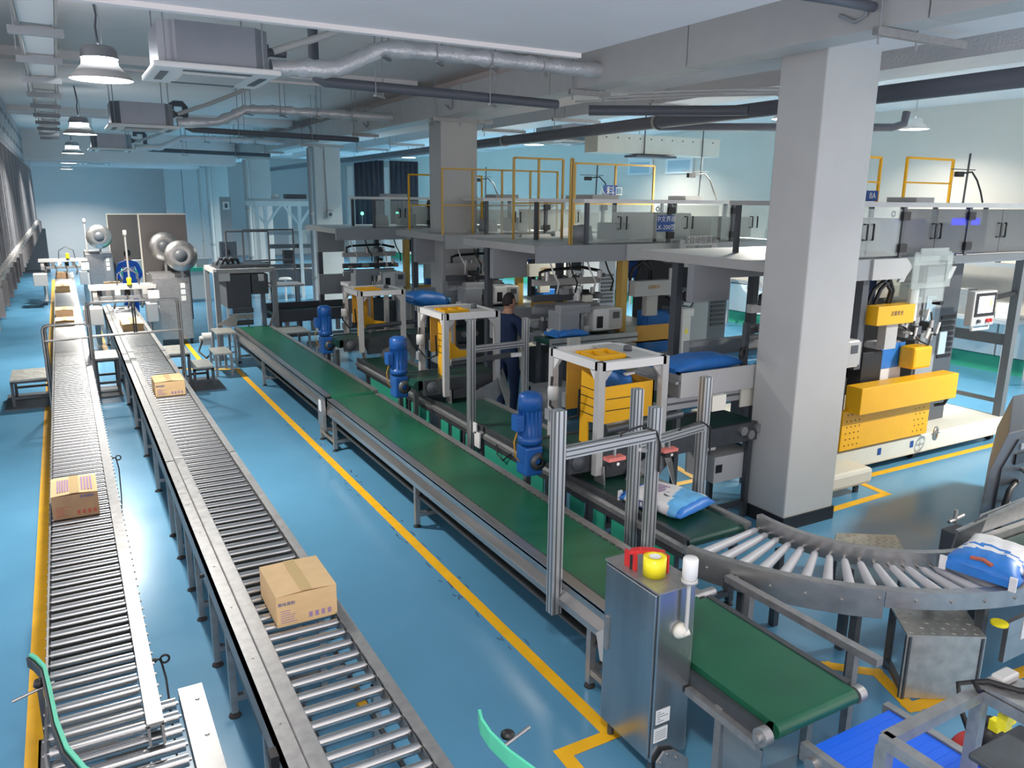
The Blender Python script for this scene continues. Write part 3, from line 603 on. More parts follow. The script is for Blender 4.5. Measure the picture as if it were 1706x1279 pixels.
# discharge conveyor in front of the cabinet, and the blue belt
d = thing('belt_conveyor', 'short wide green belt conveyor sloping past the steel cabinet', 'conveyor', (3.02, 2.7, 0))
Zd = .60
MB().box(2.745, 2.24, Zd - .085, 3.32, 3.30, Zd).cyl((2.745, 2.24, Zd - .043), (3.32, 2.24, Zd - .043), .043, 20).cyl((2.745, 3.30, Zd - .043), (3.32, 3.30, Zd - .043), .043, 20).build('belt', 'belt', d)
MB().box(3.322, 2.28, Zd - .09, 3.36, 3.32, Zd + .006).build('side_rail', 'dsteel', d)
MB().box(2.70, 2.28, Zd - .12, 2.742, 3.32, Zd - .035).build('side_rail', 'dsteel', d); B(2.66, 2.26, Zd - .14, 2.70, 2.765, Zd - .10).build('angle_bar', 'galv', d)
for x, q in ((2.70, -.05), (3.335, .05)):
    MB().cyl((x, 2.235, Zd - .045), (x + q, 2.235, Zd - .045), .045, 18).cyl((x + q, 2.235, Zd - .045), (x + q * 1.5, 2.235, Zd - .045), .022, 14).build('bearing', 'galv', d)
MB().cyl((3.1, 3.38, Zd - .02), (3.44, 3.38, Zd - .02), .032, 16).build('end_drum', 'steel', d)
for x, y in ((2.72, 2.55), (3.34, 2.5), (2.725, 3.2), (3.34, 3.2)): MB().bar((x, y, 0), (x, y, Zd - .09), .045).build('leg', 'galv', d)
MB().prism([(2.28, .08), (2.5, .05), (2.52, .42), (2.26, .44)], 'x', 2.71, 2.72).build('side_cover', 'steel', d)
MB().prism([(2.475, .0), (2.70, .0), (2.70, .06), (2.60, .15), (2.52, .17), (2.475, .12)], 'y', 2.742, 2.755).build('bracket_plate', 'galv', d)
for x, z in ((2.50, .11), (2.545, .145), (2.61, .10)): MB().cyl((x, 2.735, z), (x, 2.742, z), .010, 8).build('bolt', 'steel', d)
gd = thing('guard_bar', 'steel guard bar on two posts between the belt and the curved conveyor', 'guard rail', (3.72, 3.0, 0))
MB().bar((3.60, 3.42, .62), (3.62, 2.30, .62), .055, .045).build('top_bar', 'galv', gd)
for x, y in ((3.60, 3.22), (3.62, 2.46)): MB().bar((x, y, 0), (x, y, .60), .045).build('post', 'galv', gd)
MB().bar((3.60, 3.41, .54), (3.60, 3.41, .62), .05).build('end_cap', 'dsteel', gd)
bl = thing('modular_belt_conveyor', 'bright blue modular belt conveyor at the lower right edge', 'conveyor', (3.2, 1.7, 0))
Zb = .47
for k in range(25):
    y = 2.14 - k * .05; B(2.93, y - .0492, Zb - .02, 3.50, y, Zb).build('belt_module', 'bluebelt', bl)
MB().box(2.88, .9, Zb - .08, 2.925, 2.18, Zb + .01).build('side_rail', 'galv', bl); MB().box(3.505, .9, Zb - .08, 3.55, 2.18, Zb + .01).build('side_rail', 'galv', bl)
MB().cyl((2.86, 2.10, Zb - .06), (2.88, 2.10, Zb - .06), .035, 14).build('bearing', 'steel', bl); B(2.92, .9, Zb - .12, 3.5, 2.1, Zb - .03).build('bed', 'dsteel', bl)
for x in (2.9, 3.53):
    for y in (1.0, 2.05): MB().bar((x, y, 0), (x, y, Zb - .07), .045).build('leg', 'galv', bl)
fr = thing('table_frame', 'bare stainless table frame standing over the blue belt', 'frame', (2.9, 1.4, 0))
MB().bar((2.60, 1.585, 1.0), (3.24, 1.585, 1.0), .05, .05).build('top_bar', 'galv', fr); MB().bar((2.60, 1.60, 1.0), (2.60, .6, 1.0), .05, .05).build('top_bar', 'galv', fr); MB().bar((3.24, 1.60, 1.0), (3.24, .6, 1.0), .05, .05).build('top_bar', 'galv', fr)
for x in (2.6, 3.24):
    for y in (1.585, .65): MB().bar((x, y, 0), (x, y, .975), .05).build('leg', 'galv', fr)
B(2.84, .55, .955, 3.2, 1.40, .985).build('table_plate', 'dsteel', fr, bevel=.01)
B(3.22, 1.25, 1.03, 3.42, 1.60, 1.045).build('side_shelf', 'galv', fr)
MB().box(3.28, 1.52, 1.045, 3.40, 1.58, 1.085).build('grip_block', 'lgrey', fr, bevel=.01)
MB().tube([(3.18, 1.56, 1.04), (3.2, 1.6, 1.055), (3.25, 1.57, 1.06), (3.3, 1.47, 1.06), (3.42, 1.38, 1.06), (3.6, 1.3, 1.06)], .013, 8).build('black_cable', 'black', fr)
MB().tube([(3.3, 1.5, 1.05), (3.31, 1.5, .98), (3.3, 1.5, .9)], .004, 6).build('cord', 'black', fr); B(3.27, 1.48, .86, 3.32, 1.52, .93).build('yellow_plug', 'tapeyellow', fr)
rd = thing('hand_pallet_truck', 'red wheeled truck with black handle under the table frame', 'truck', (4.1, 1.9, 0))
MB().lathe([(0, .16), (.16, .16), (.18, .13), (.18, .06), (0, .06)], (4.1, 1.92, 0), n=20).build('base', 'red', rd)
for dx, dy in ((-.12, .02), (.12, .02), (0, -.13)): MB().cyl((4.1 + dx - .02, 1.92 + dy, .05), (4.1 + dx + .02, 1.92 + dy, .05), .05, 14).build('wheel', 'rubber', rd)
MB().lathe([(0, .32), (.07, .32), (.09, .26), (.1, .17), (0, .17)], (4.1, 1.92, 0), n=16).build('motor_cover', 'black', rd)
MB().tube([(4.0, 1.95, .2), (3.95, 2.02, .4), (4.0, 2.08, .5), (4.15, 2.0, .52), (4.2, 1.95, .4)], .014, 8).build('loop_handle', 'black', rd)
for x in (4.03, 4.16): B(x, 1.86, .32, x + .05, 1.91, .38).build('yellow_clip', 'tapeyellow', rd)
# ================================================================== CURVED ROLLER CONVEYOR
cv = thing('curved_roller_conveyor', 'curved conveyor of tapered grey rollers between steel cheeks', 'conveyor', (4.4, 3.0, 0))
IC, IR, OC, OR, ZC_ = (5.30, 3.71), 1.0, (5.445, 4.22), 1.98, .71
ni = 26
def ipt(s_, z, dr=0): a = R(172 + s_ * 100); return (IC[0] + (IR + dr) * math.cos(a), IC[1] + (IR + dr) * math.sin(a), z)
def opt(s_, z, dr=0): a = R(194 + s_ * 78); return (OC[0] + (OR + dr) * math.cos(a), OC[1] + (OR + dr) * math.sin(a), z)
MB().strip([ipt(k / ni, ZC_ - .01) for k in range(ni + 1)], .13, .012).build('inner_cheek', 'steel', cv)
MB().strip([ipt(k / ni, ZC_ + .055, -.02) for k in range(ni + 1)], .008, .05).build('inner_flange', 'galv', cv)
MB().strip([opt(k / ni * .47, ZC_ - .085) for k in range(ni + 1)], .19, .012).build('outer_cheek', 'steel', cv)
MB().strip([opt(.472 + k / ni * .528, ZC_ - .045) for k in range(ni + 1)], .11, .012).build('outer_cheek', 'steel', cv)
MB().strip([opt(k / ni, ZC_ + .012, -.022) for k in range(ni + 1)], .008, .06).build('outer_flange', 'galv', cv)
MB().strip([opt(k / ni * .47, ZC_ - .178, -.03) for k in range(ni + 1)], .008, .06).build('bottom_flange', 'galv', cv)
nr = 19
for k in range(nr):
    s_ = .03 + k * .95 / (nr - 1); p = Vector(ipt(s_, ZC_ - .035, .03)); q = Vector(opt(s_, ZC_ - .035, -.045)); d_ = (q - p).normalized()
    MB().cyl(p + d_ * .04, q, .024, 14, .036).cyl(p, p + d_ * .04, .010, 10, .024).build('tapered_roller', 'plast', cv)
    MB().cyl(p - d_ * .03, p + d_ * .01, .012, 8).build('axle', 'steel', cv)
for k in range(12):
    p = Vector(opt(.06 + k * .08, ZC_ - (.085 if k < 5 else .045), .006)); c_ = Vector((OC[0], OC[1], p.z)); MB().cyl(p, p + (p - c_).normalized() * .012, .011, 8).build('bolt', 'steel', cv)
for s_ in (.15, .42, .72, .93):
    p = opt(s_, 0, -.06); q = ipt(s_, 0, .03)
    for v in (p, q): MB().bar((v[0], v[1], 0), (v[0], v[1], ZC_ - .1), .05).build('leg', 'dsteel', cv)
B(4.9, 2.30, .22, 5.35, 2.33, .50).build('drive_box', 'steel', cv); B(5.06, 2.295, .34, 5.18, 2.30, .47).build('rating_label', 'paper', cv)
MB().cyl((4.8, 2.31, .515), (4.8, 2.31, .53), .05, 14).build('cap', 'tapeyellow', cv)
rc = thing('belt_conveyor', 'dark green belt leading off behind the bag at the right edge', 'conveyor', (5.9, 2.6, 0))
B(5.5, 2.38, .56, 7.2, 2.86, .64).build('belt', 'dbelt', rc); B(5.5, 2.30, .42, 7.2, 2.37, .68).build('side_rail', 'steel', rc); B(5.5, 2.87, .48, 7.2, 2.92, .70).build('side_rail', 'steel', rc)
for x in (5.7, 7.0):
    for y in (2.34, 2.9): MB().bar((x, y, 0), (x, y, .5), .05).build('leg', 'dsteel', rc)
MB().prism([(5.22, .64), (5.55, .70), (5.62, .86), (5.28, .80)], 'y', 2.90, 2.915).build('guide_plate', 'dsteel', rc); MB().bar((5.25, 2.9, .81), (6.6, 2.93, .90), .02, .015).build('guide_edge', 'steel', rc)
MB().prism([(5.55, .70), (6.6, .72), (6.6, .9), (5.6, .85)], 'y', 2.93, 2.945).build('guide_plate', 'galv', rc)
MB().cyl((5.35, 2.98, .82), (5.35, 2.98, .92), .015, 8).cyl((5.28, 2.98, .84), (5.45, 2.98, .86), .014, 8).build('clamp', 'steel', rc)
# tread plate steps
def tread_box(lab, c, h, studs):
    t = thing('tread_step', lab, 'step', (sum(p[0] for p in c) / 4, sum(p[1] for p in c) / 4, 0))
    P = [Vector((p[0], p[1], 0)) for p in c]
    MB().prism([(p.x, p.y) for p in P], 'z', h - .012, h).build('top_plate', 'tread', t)
    f = MB(); a, b = P[0], P[1]; n = (a - P[3]).normalized() * .008
    f.add([a + Vector((0, 0, .01)), b + Vector((0, 0, .01)), b + Vector((0, 0, h - .012)), a + Vector((0, 0, h - .012)), a - n + Vector((0, 0, .01)), b - n + Vector((0, 0, .01)), b - n + Vector((0, 0, h - .012)), a - n + Vector((0, 0, h - .012))], [(0, 1, 2, 3), (4, 7, 6, 5), (0, 4, 5, 1), (1, 5, 6, 2), (2, 6, 7, 3), (3, 7, 4, 0)])
    f.build('front_plate', 'tread', t)
    ctr = sum(P, Vector()) / 4
    for p in P[2:] + P[:2]:
        q = p + (ctr - p) * .08; MB().bar((q.x, q.y, 0), (q.x, q.y, h - .012), .035).build('leg', 'dsteel', t)
    q0, q1 = P[0] + (ctr - P[0]) * .08, P[3] + (ctr - P[3]) * .08
    MB().bar((q0.x, q0.y, .06), (q1.x, q1.y, .06), .035).build('brace', 'dsteel', t)
    s = MB(); u = P[1] - P[0]; v = P[3] - P[0]; nu, nv = studs
    for i in range(nu):
        for j in range(nv):
            o = P[0] + u * ((i + .5 + .25 * (j % 2)) / (nu + .3)) + v * ((j + .5) / nv); d_ = (u.normalized() + v.normalized() * (1 if (i + j) % 2 else -.6)).normalized() * .011
            s.bar((o.x - d_.x, o.y - d_.y, h + .0012), (o.x + d_.x, o.y + d_.y, h + .0012), .008, .004)
    for i in range(nu):
        for j in range(7):
            o = P[0] + u * ((i + .5 + .25 * (j % 2)) / (nu + .3)) - n * -.0 ; z = .05 + j * (h - .08) / 7; d_ = u.normalized() * .009 * (1 if (i + j) % 2 else -1)
            s.bar((o.x - d_.x - n.x * .05, o.y - d_.y - n.y * .05, z), (o.x + d_.x - n.x * .05, o.y + d_.y - n.y * .05, z + .014), .005, .004)
    s.build('tread_studs', 'tread', t, kind='stuff')
tread_box('box shaped tread plate step in front of the curved conveyor', [(4.29, 2.57), (4.70, 2.32), (4.91, 2.58), (4.52, 2.85)], .45, (7, 6))
tread_box('low tread plate step behind the curved conveyor', [(5.25, 3.86), (5.66, 3.50), (5.90, 3.76), (5.49, 4.03)], .30, (9, 7))
# ================================================================== CONTROL CABINET
cb = thing('control_cabinet', 'tall stainless control cabinet with a white beacon, beside the green belt', 'cabinet', (2.575, 3.0, 0))
x0, x1, y0, y1, zt = 2.455, 2.70, 2.775, 3.22, 1.10
B(x0, y0, .10, x1, y1, zt).build('body', 'cabinet', cb, bevel=.006)
B(x0 - .018, y0 + .012, .12, x0 - .002, y1 - .01, zt - .012).build('door', 'cabinet', cb, bevel=.004)
MB().box(x0 - .03, y1 - .06, .58, x0 - .018, y1 - .03, .78).build('door_handle', 'galv', cb)
MB().box(x0 - .012, y0 - .005, zt - .004, x1 + .01, y1 + .01, zt + .006).build('top_cap', 'galv', cb)
for x in (x0 + .04, x1 - .04):
    for y in (y0 + .04, y1 - .04): MB().cyl((x, y, 0), (x, y, .10), .02, 8).build('leg', 'dsteel', cb)
bx, by = 2.615, y0 - .035
bs = MB().cyl((bx, by, .86), (bx, by, 1.16), .011, 10).build('beacon_stem', 'lgrey', cb)
MB().lathe([(0, .13), (.035, .13), (.04, .12), (.04, .03), (.035, .025), (.035, 0), (0, 0)], (bx, by, 1.15), n=20).build('beacon_lens', 'white', bs); 
MB().lathe([(.036, .0), (.042, .0), (.042, .018), (.036, .018)], (bx, by, 1.145), n=20).build('beacon_collar', 'lgrey', bs)
MB().lathe([(0, .045), (.02, .045), (.042, .02), (.045, 0), (0, 0)], (bx - .02, y0, .86), axis=(0, -1, 0), n=14).cyl((bx - .02, y0 - .02, .845), (bx + .02, by, .86), .022, 10).build('beacon_mount', 'offwhite', cb)
B(x0 + .02, y0 - .003, .33, x0 + .115, y0 - .0005, .415).build('notice', 'paper', cb); B(x0 + .012, y0 - .003, .22, x0 + .105, y0 - .0005, .305).build('notice', 'paper', cb)
s = MB()
for k in range(5):
    s.box(x0 + .028, y0 - .004, .40 - k * .014, x0 + .05 + .05 * (k % 3) / 2, y0 - .003, .403 - k * .014); s.box(x0 + .02, y0 - .004, .285 - k * .012, x0 + .095, y0 - .003, .287 - k * .012)
s.build('notice_text', 'dgrey', cb, kind='stuff')
tp = thing('tape_dispenser', 'red tape dispenser with yellow tape roll lying on the cabinet', 'tape dispenser', (2.56, 2.98, 1.106))
MB().lathe([(.032, .0), (.062, .0), (.062, .105), (.032, .105), (.032, 0)], (2.56, 2.95, 1.107), n=28).build('tape_roll', 'tapeyellow', tp)
MB().lathe([(.026, .0), (.032, .0), (.032, .105), (.026, .105), (.026, 0)], (2.56, 2.95, 1.107), n=28).build('tape_core', 'paper', tp)
MB().box(2.49, 3.02, 1.107, 2.50, 3.12, 1.20).strip([(2.495, 3.08, 1.2), (2.53, 3.04, 1.215), (2.60, 3.02, 1.205), (2.64, 2.97, 1.20)], .02, .045).box(2.625, 2.92, 1.11, 2.635, 3.0, 1.21).build('frame', 'red', tp)
MB().cyl((2.50, 3.06, 1.107), (2.50, 3.06, 1.19), .016, 10).build('grip', 'black', tp)
# ================================================================== ALUMINIUM PORTAL FRAMES
def profile(t, p, q, w=.07, nm='post', m_='alu'):
    o = MB().bar(p, q, w, w).build(nm, m_, t)
    d_ = (Vector(q) - Vector(p)); g_ = MB(); e = w / 2 + .0008
    if abs(d_.z) > .5:
        for k in (-1, 1):
            g_.box(p[0] + k * w * .25 - .006, p[1] - e, p[2], p[0] + k * w * .25 + .006, p[1] - e + .001, q[2]); g_.box(p[0] - e, p[1] + k * w * .25 - .006, p[2], p[0] - e + .001, p[1] + k * w * .25 + .006, q[2])
    else:
        for k in (-1, 1): g_.bar((p[0], p[1] - e, p[2] + k * w * .25), (q[0], q[1] - e, q[2] + k * w * .25), .001, .010)
        g_.bar((p[0], p[1], p[2] + e), (q[0], q[1], q[2] + e), .012, .001)
    g_.build('profile_groove', 'alugroove', o); return o
def eye(t, x, y, z):
    s = MB().box(x - .05, y - .03, z - .045, x + .06, y + .03, z - .005).build('sensor', 'black', t)
    MB().box(x - .07, y - .035, z - .005, x + .07, y + .03, z + .02).build('sensor_cover', 'orange', s); MB().cyl((x + .01, y - .032, z - .028), (x + .01, y - .03, z - .028), .012, 10).build('lens', 'white', s)
    MB().bar((x, y, z + .02), (x, y, z + .1), .015).build('sensor_bracket', 'steel', t)
f1 = thing('portal_frame', 'nearest aluminium portal frame with a red sensor, straddling the green belt', 'frame', (3.0, 4.0, 0))
profile(f1, (2.60, 3.98, .36), (2.60, 3.98, 1.76), .075); profile(f1, (3.44, 4.05, .30), (3.44, 4.05, 1.66), .07)
profile(f1, (2.64, 3.98, 1.47), (3.41, 4.03, 1.47), .07, 'cross_bar'); eye(f1, 3.06, 3.99, 1.36)
MB().bar((3.36, 4.03, 1.36), (3.30, 4.02, 1.38), .025).build('clamp', 'steel', f1); MB().tube([(3.1, 4.0, 1.42), (3.12, 4.0, 1.53), (3.3, 4.02, 1.55), (3.42, 4.0, 1.5), (3.46, 4.0, 1.4), (3.46, 4.0, 1.2)], .008, 6).build('sensor_cable', 'black', f1)
f3 = thing('portal_frame', 'aluminium portal frame over the dark belt just before the column', 'frame', (3.9, 4.6, 0))
profile(f3, (3.56, 4.40, .38), (3.56, 4.40, 1.70), .07); profile(f3, (4.42, 4.6, .30), (4.42, 4.6, 1.66), .075)
profile(f3, (3.59, 4.42, 1.25), (4.39, 4.58, 1.25), .06, 'cross_bar'); eye(f3, 3.98, 4.5, 1.13); B(4.47, 4.56, 1.37, 4.62, 4.6, 1.5).build('junction_plate', 'offwhite', f3)
MB().tube([(4.0, 4.5, 1.2), (4.1, 4.5, 1.3), (4.35, 4.55, 1.31), (4.46, 4.55, 1.24), (4.47, 4.55, 1.0)], .008, 6).build('sensor_cable', 'black', f3)
f2 = thing('portal_frame', 'aluminium portal frame standing in front of the man in navy', 'frame', (3.85, 7.1, 0))
profile(f2, (3.57, 7.15, .44), (3.57, 7.15, 1.83), .07); profile(f2, (4.25, 7.2, .44), (4.25, 7.2, 1.80), .06)
profile(f2, (3.60, 7.15, 1.52), (4.22, 7.2, 1.52), .06, 'cross_bar'); MB().bar((3.60, 7.15, 1.40), (4.05, 7.17, 1.42), .045).build('sensor_arm', 'dsteel', f2); B(4.04, 7.12, 1.40, 4.16, 7.16, 1.44).build('sensor', 'white', f2)
# ================================================================== FLOUR BAGS
def bagshape(name, parent, L, W, H, mats, pick, seal=.05):
    """pillow of length L (x), width W (y), height H, flat sealed ends; origin at the middle of its underside"""
    nx, ny = 22, 14; vs = []; fs = []; mi = []
    rnd = random.Random(int(L * 1000 + W * 777 + H * 991))
    def hgt(u, v):
        e = (1 - abs(u) ** 3.2) * (1 - abs(v) ** 4.5); return max(0, e) ** .55
    for side in (1, -1):
        for i in range(nx + 1):
            for j in range(ny + 1):
                u, v = -1 + 2 * i / nx, -1 + 2 * j / ny; h = hgt(u, v)
                wob = .006 * math.sin(7 * u + 3 * v) + .004 * math.sin(13 * v - 4 * u)
                z = H * .38 + side * (h * H * (.60 if side > 0 else .38) + wob * h)
                y_ = v * W / 2 * (1 - .06 * math.cos(u * 3)); vs.append((u * L / 2, y_, max(0.0, z)))
    N = (nx + 1) * (ny + 1)
    for s_ in (0, 1):
        for i in range(nx):
            for j in range(ny):
                a = s_ * N + i * (ny + 1) + j; q = (a, a + ny + 1, a + ny + 2, a + 1); fs.append(q if s_ == 0 else q[::-1])
                mi.append(pick((i + .5) / nx * 2 - 1, (j + .5) / ny * 2 - 1, s_ == 0))
    me = bpy.data.meshes.new(name); me.from_pydata(vs, [], fs)
    for m_ in mats: me.materials.append(M[m_])
    me.polygons.foreach_set('material_index', mi); me.polygons.foreach_set('use_smooth', [True] * len(fs))
    b = bmesh.new(); b.from_mesh(me); bmesh.ops.remove_doubles(b, verts=b.verts, dist=.0005); bmesh.ops.recalc_face_normals(b, faces=b.faces); b.to_mesh(me); b.free(); me.update()
    o = bpy.data.objects.new(name, me); COL.objects.link(o); o.parent = parent; return o
def bag(lab, loc, rot, L=.55, W=.40, H=.13, style=0, group='flour bags in the packing hall'):
    t = thing('flour_bag', lab, 'bag', (0, 0, 0), group)
    if style == 0:   # lies on the dark belt: white with a sky blue end
        pk = lambda u, v, top: (2 if u > .82 else 1 if (u > .30 + .25 * v * -1 or u > .55) and (v < .75) else 2 if u < -.86 else 0)
        mats = ['bagwhite', 'bagsky', 'bagblue']
    elif style == 1:  # blue end with a white curve
        pk = lambda u, v, top: (1 if u < -.25 - .35 * v * v else 0 if u < -.10 - .3 * v * v else 1 if u < .02 - .3 * v * v else 0)
        mats = ['bagwhite', 'bagblue']
    else:
        pk = lambda u, v, top: 0; mats = ['bagblue']
    bagshape('bag_body', t, L, W, H, mats, pk)
    s = MB(); e = L / 2
    s.strip([(-e - .0, -W * .46, H * .38), (-e - .008, 0, H * .40), (-e, W * .46, H * .38)], .05, .012)
    s.build('sealed_end', 'bagblue' if style else 'bagblue', t)
    if style < 2:
        for v in (-1, 1): MB().strip([(-e - .006, v * W * .46 - .02, H * .42), (-e - .006, v * W * .46 + .02, H * .42)], .09, .018).build('folded_corner', 'bagwhite', t)
        c_ = MB().box(-L * .30, -W * .505, H * .22, L * .12, -W * .49, H * .62).build('side_label', 'printblue', t)
        p = MB()
        for k in range(6): p.box(-L * .27 + k * L * .06, -W * .508, H * .32, -L * .235 + k * L * .06, -W * .505, H * .54)
        p.build('side_lettering', 'paper', c_, kind='stuff')
        if style == 0:
            q = MB()
            for k in range(5): q.box(-L * .25 + k * .028, -W * .18 + .01 * (k % 2), H * .975, -L * .25 + k * .028 + .016, W * .16, H * .985)
            q.build('print_lines', 'print', t, kind='stuff'); q = MB().lathe([(0, H * .985), (.05, H * .98), (.055, H * .96), (0, H * .96)], (L * .12, -W * .12, 0), n=14).build('round_print', 'dgrey', t)
        else:
            MB().strip([(-L * .42, -.06, H * .80), (-L * .38, 0, H * .87), (-L * .40, .07, H * .84)], .014, .03).build('orange_print', 'printred', t)
    t.location = loc; t.rotation_euler = rot
    return t
bag('white flour bag with a sky blue end lying on the dark green belt', (3.92, 4.42, .702), (0, 0, R(-75)), .58, .46, .14, 0)
bag('white and blue flour bag on the curved conveyor at the right edge', (5.12, 2.56, .712), (0, 0, R(12)), .62, .44, .15, 1)
# ================================================================== BAG STATIONS WITH WHITE FRAMES
def motor(t, x, y, z, m_='blue'):
    mo = MB().lathe([(0, .44), (.07, .44), (.098, .42), (.105, .38), (.105, .30), (.092, .295), (.092, .06), (.105, .055), (.105, 0), (0, 0)], (x, y, z), n=24)
    for k in range(16):
        a = k * 2 * math.pi / 16; mo.bar((x + .094 * math.cos(a), y + .094 * math.sin(a), z + .07), (x + .094 * math.cos(a), y + .094 * math.sin(a), z + .29), .016, .006)
    mo.build('motor', m_, t)
    B(x - .16, y - .06, z + .12, x - .085, y + .05, z + .26).build('terminal_box', m_, t, bevel=.01)
    g_ = MB().box(x - .085, y - .09, z - .28, x + .085, y + .09, z - .02).build('gearbox', m_, t, bevel=.02)
    MB().lathe([(.025, .0), (.075, .0), (.08, .012), (.03, .016)], (x + .03, y - .09, z - .15), axis=(0, -1, 0), n=20).build('flange', 'dsteel', g_)
    MB().tube([(x - .12, y, z + .12), (x - .15, y + .01, z + .02), (x - .13, y + .02, z - .12), (x - .05, y + .04, z - .2)], .006, 6).build('motor_cable', 'dyellow', t)
def station(i, y0, zt, lab):
    X = 3.70; t = thing('bag_station', lab[0], 'bag station', (X, y0, 0), 'white framed bag stations over the dark belt')
    w_ = .065; zb = .84
    L4 = [(X + .03, y0 + .03), (X + .70, y0 + .03), (X + .03, y0 + .74), (X + .70, y0 + .74)]
    for k, (x, y) in enumerate(L4): MB().bar((x, y, zb if k != 0 else .78), (x, y, zt), w_).build('frame_post', 'lgrey', t)
    for (a, b) in ((0, 1), (2, 3), (0, 2), (1, 3)): MB().bar((*L4[a], zt - .035), (*L4[b], zt - .035), w_, .07).build('frame_beam', 'white', t)
    for (x, y), sx, sy in ((L4[0], 1, 1), (L4[1], -1, 1), (L4[2], 1, -1)):
        MB().prism([(x, zt - .08), (x + sx * .12, zt - .08), (x, zt - .22)], 'y', y - .01, y + .02).build('gusset', 'lgrey', t); MB().prism([(y, zt - .08), (y + sy * .12, zt - .08), (y, zt - .22)], 'x', x - .02, x + .01).build('gusset', 'white', t)
    B(X + .42, y0 + .03, zt - .012, X + .70, y0 + .74, zt - .004).build('top_plate', 'lgrey', t)
    MB().box(X + .10, y0 + .2, zt - .03, X + .42, y0 + .24, zt + .01).box(X + .10, y0 + .46, zt - .03, X + .42, y0 + .50, zt + .01).box(X + .12, y0 + .24, zt - .03, X + .15, y0 + .46, zt + .005).box(X + .26, y0 + .24, zt - .03, X + .29, y0 + .46, zt + .005).box(X + .40, y0 + .24, zt - .03, X + .43, y0 + .46, zt + .005).build('yellow_top_grid', 'yellow', t)
    MB().lathe([(0, .05), (.035, .045), (.04, 0), (0, 0)], (X + .56, y0 + .36, zt - .004), n=12).build('pivot_knob', 'dgrey', t)
    # yellow hopper, open at the top
    zh0, zh1 = zt - .55, zt - .22
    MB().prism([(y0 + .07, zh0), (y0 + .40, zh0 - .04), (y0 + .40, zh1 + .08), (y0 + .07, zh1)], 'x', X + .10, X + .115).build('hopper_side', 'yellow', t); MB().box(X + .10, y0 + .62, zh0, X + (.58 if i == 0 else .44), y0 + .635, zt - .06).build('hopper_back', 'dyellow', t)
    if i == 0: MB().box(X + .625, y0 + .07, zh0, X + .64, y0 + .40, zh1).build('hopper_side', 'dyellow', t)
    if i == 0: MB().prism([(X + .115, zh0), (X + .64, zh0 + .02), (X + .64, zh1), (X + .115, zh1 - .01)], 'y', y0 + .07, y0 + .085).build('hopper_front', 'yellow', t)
    else: MB().prism([(X + .115, zh0 - .02), (X + .50, zh0 + .0), (X + .48, zh0 + .05), (X + .30, zh0 + .08), (X + .115, zh0 + .24)], 'y', y0 + .20, y0 + .215).build('hopper_front', 'yellow', t); MB().box(X + .30, y0 + .45, zh0 - .15, X + .34, y0 + .49, zt - .1).build('hopper_post', 'lgrey', t)
    MB().box(X + .095, y0 + .28, zh0 - .30, X + .11, y0 + .40, zh0).build('hopper_tail', 'yellow', t)
    s = MB()
    for k in range(4):
        s.box(X + .097, y0 + .08, zh0 + .04 + k * .075, X + .0995, y0 + .40, zh0 + .047 + k * .075)
        if k % 2 and i == 0: s.box(X + .13, y0 + .067, zh0 + .06 + k * .05, X + .42, y0 + .0695, zh0 + .067 + k * .05)
    s.build('hopper_slots', 'black', t, kind='stuff')
    # cross belt under it
    zc = .97; xe = (2.0, .80, 2.0)[i]; xf = (.95, 1.62, 1.3)[i]
    MB().box(X - .27, y0 + .14, zc - .12, X + xe, y0 + .58, zc).cyl((X - .27, y0 + .14, zc - .06), (X - .27, y0 + .58, zc - .06), .06, 18).build('cross_belt', 'dbelt', t)
    MB().box(X - .22, y0 + .08, zc - .17, X + xe, y0 + .13, zc + .01).build('side_frame', 'dsteel', t); MB().box(X - .22, y0 + .59, zc - .17, X + xe, y0 + .63, zc + .01).build('side_frame', 'dsteel', t)
    MB().lathe([(0, .02), (.03, .02), (.05, .0), (.07, 0), (.07, -.02), (0, -.02)], (X - .12, y0 + .07, zc - .08), axis=(0, -1, 0), n=18).build('bearing', 'dgrey', t)
    MB().bar((X + .03, y0 + .05, zc - .2), (X + .03, y0 + .05, zc - .02), .05).build('post_bracket', 'lgrey', t)
    for x in (X - .315,): 
        for y in (y0 + .12, y0 + .60): MB().bar((x, y, 0), (x, y, zc - .14), .05).build('leg', 'dsteel', t)
    for x in (X + .62, X + xe - .1):
        for y in (y0 + .12, y0 + .60): MB().bar((x, y, 0), (x, y, zc - .14), .05).build('leg', 'dsteel', t)
    MB().bar((X + .60, y0 + .12, .15), (X + xe - .08, y0 + .12, .15), .045).build('leg_brace', 'dsteel', t)
    MB().cyl((X + .12, y0 + .05, zc + .18), (X + .95, y0 + .05, zc + .22), .035, 12).build('press_roller', 'dsteel', t)
    motor(t, X - .40, y0 + .42, 1.02)
    # folded sheet metal flaps where the bag slides down to the belt
    MB().prism([(X + .25, .60), (X + .55, .56), (X + .80, .80), (X + .70, .93), (X + .35, .80)], 'y', y0 - .02, y0 - .008).build('chute_sheet', 'galv', t)
    MB().add([(X + .68, y0 - .02, .95), (X + .86, y0 + .18, 1.0), (X + .92, y0 + .10, .72), (X + .80, y0 - .10, .52), (X + .69, y0 - .02, .95 - .012), (X + .872, y0 + .18, 1.0), (X + .932, y0 + .10, .72), (X + .812, y0 - .10, .52)], [(0, 1, 2, 3), (4, 7, 6, 5), (0, 4, 5, 1), (1, 5, 6, 2), (2, 6, 7, 3), (3, 7, 4, 0)]).build('chute_flap', 'steel', t)
    MB().prism([(y0 - .05, .60), (y0 + .10, .66), (y0 + .12, .84), (y0 - .02, .86)], 'x', X + .06, X + .075).build('chute_flap', 'galv', t)
    B(X + .12, y0 + .02, .74, X + .62, y0 + .06, .84).build('chute_beam', 'dsteel', t)
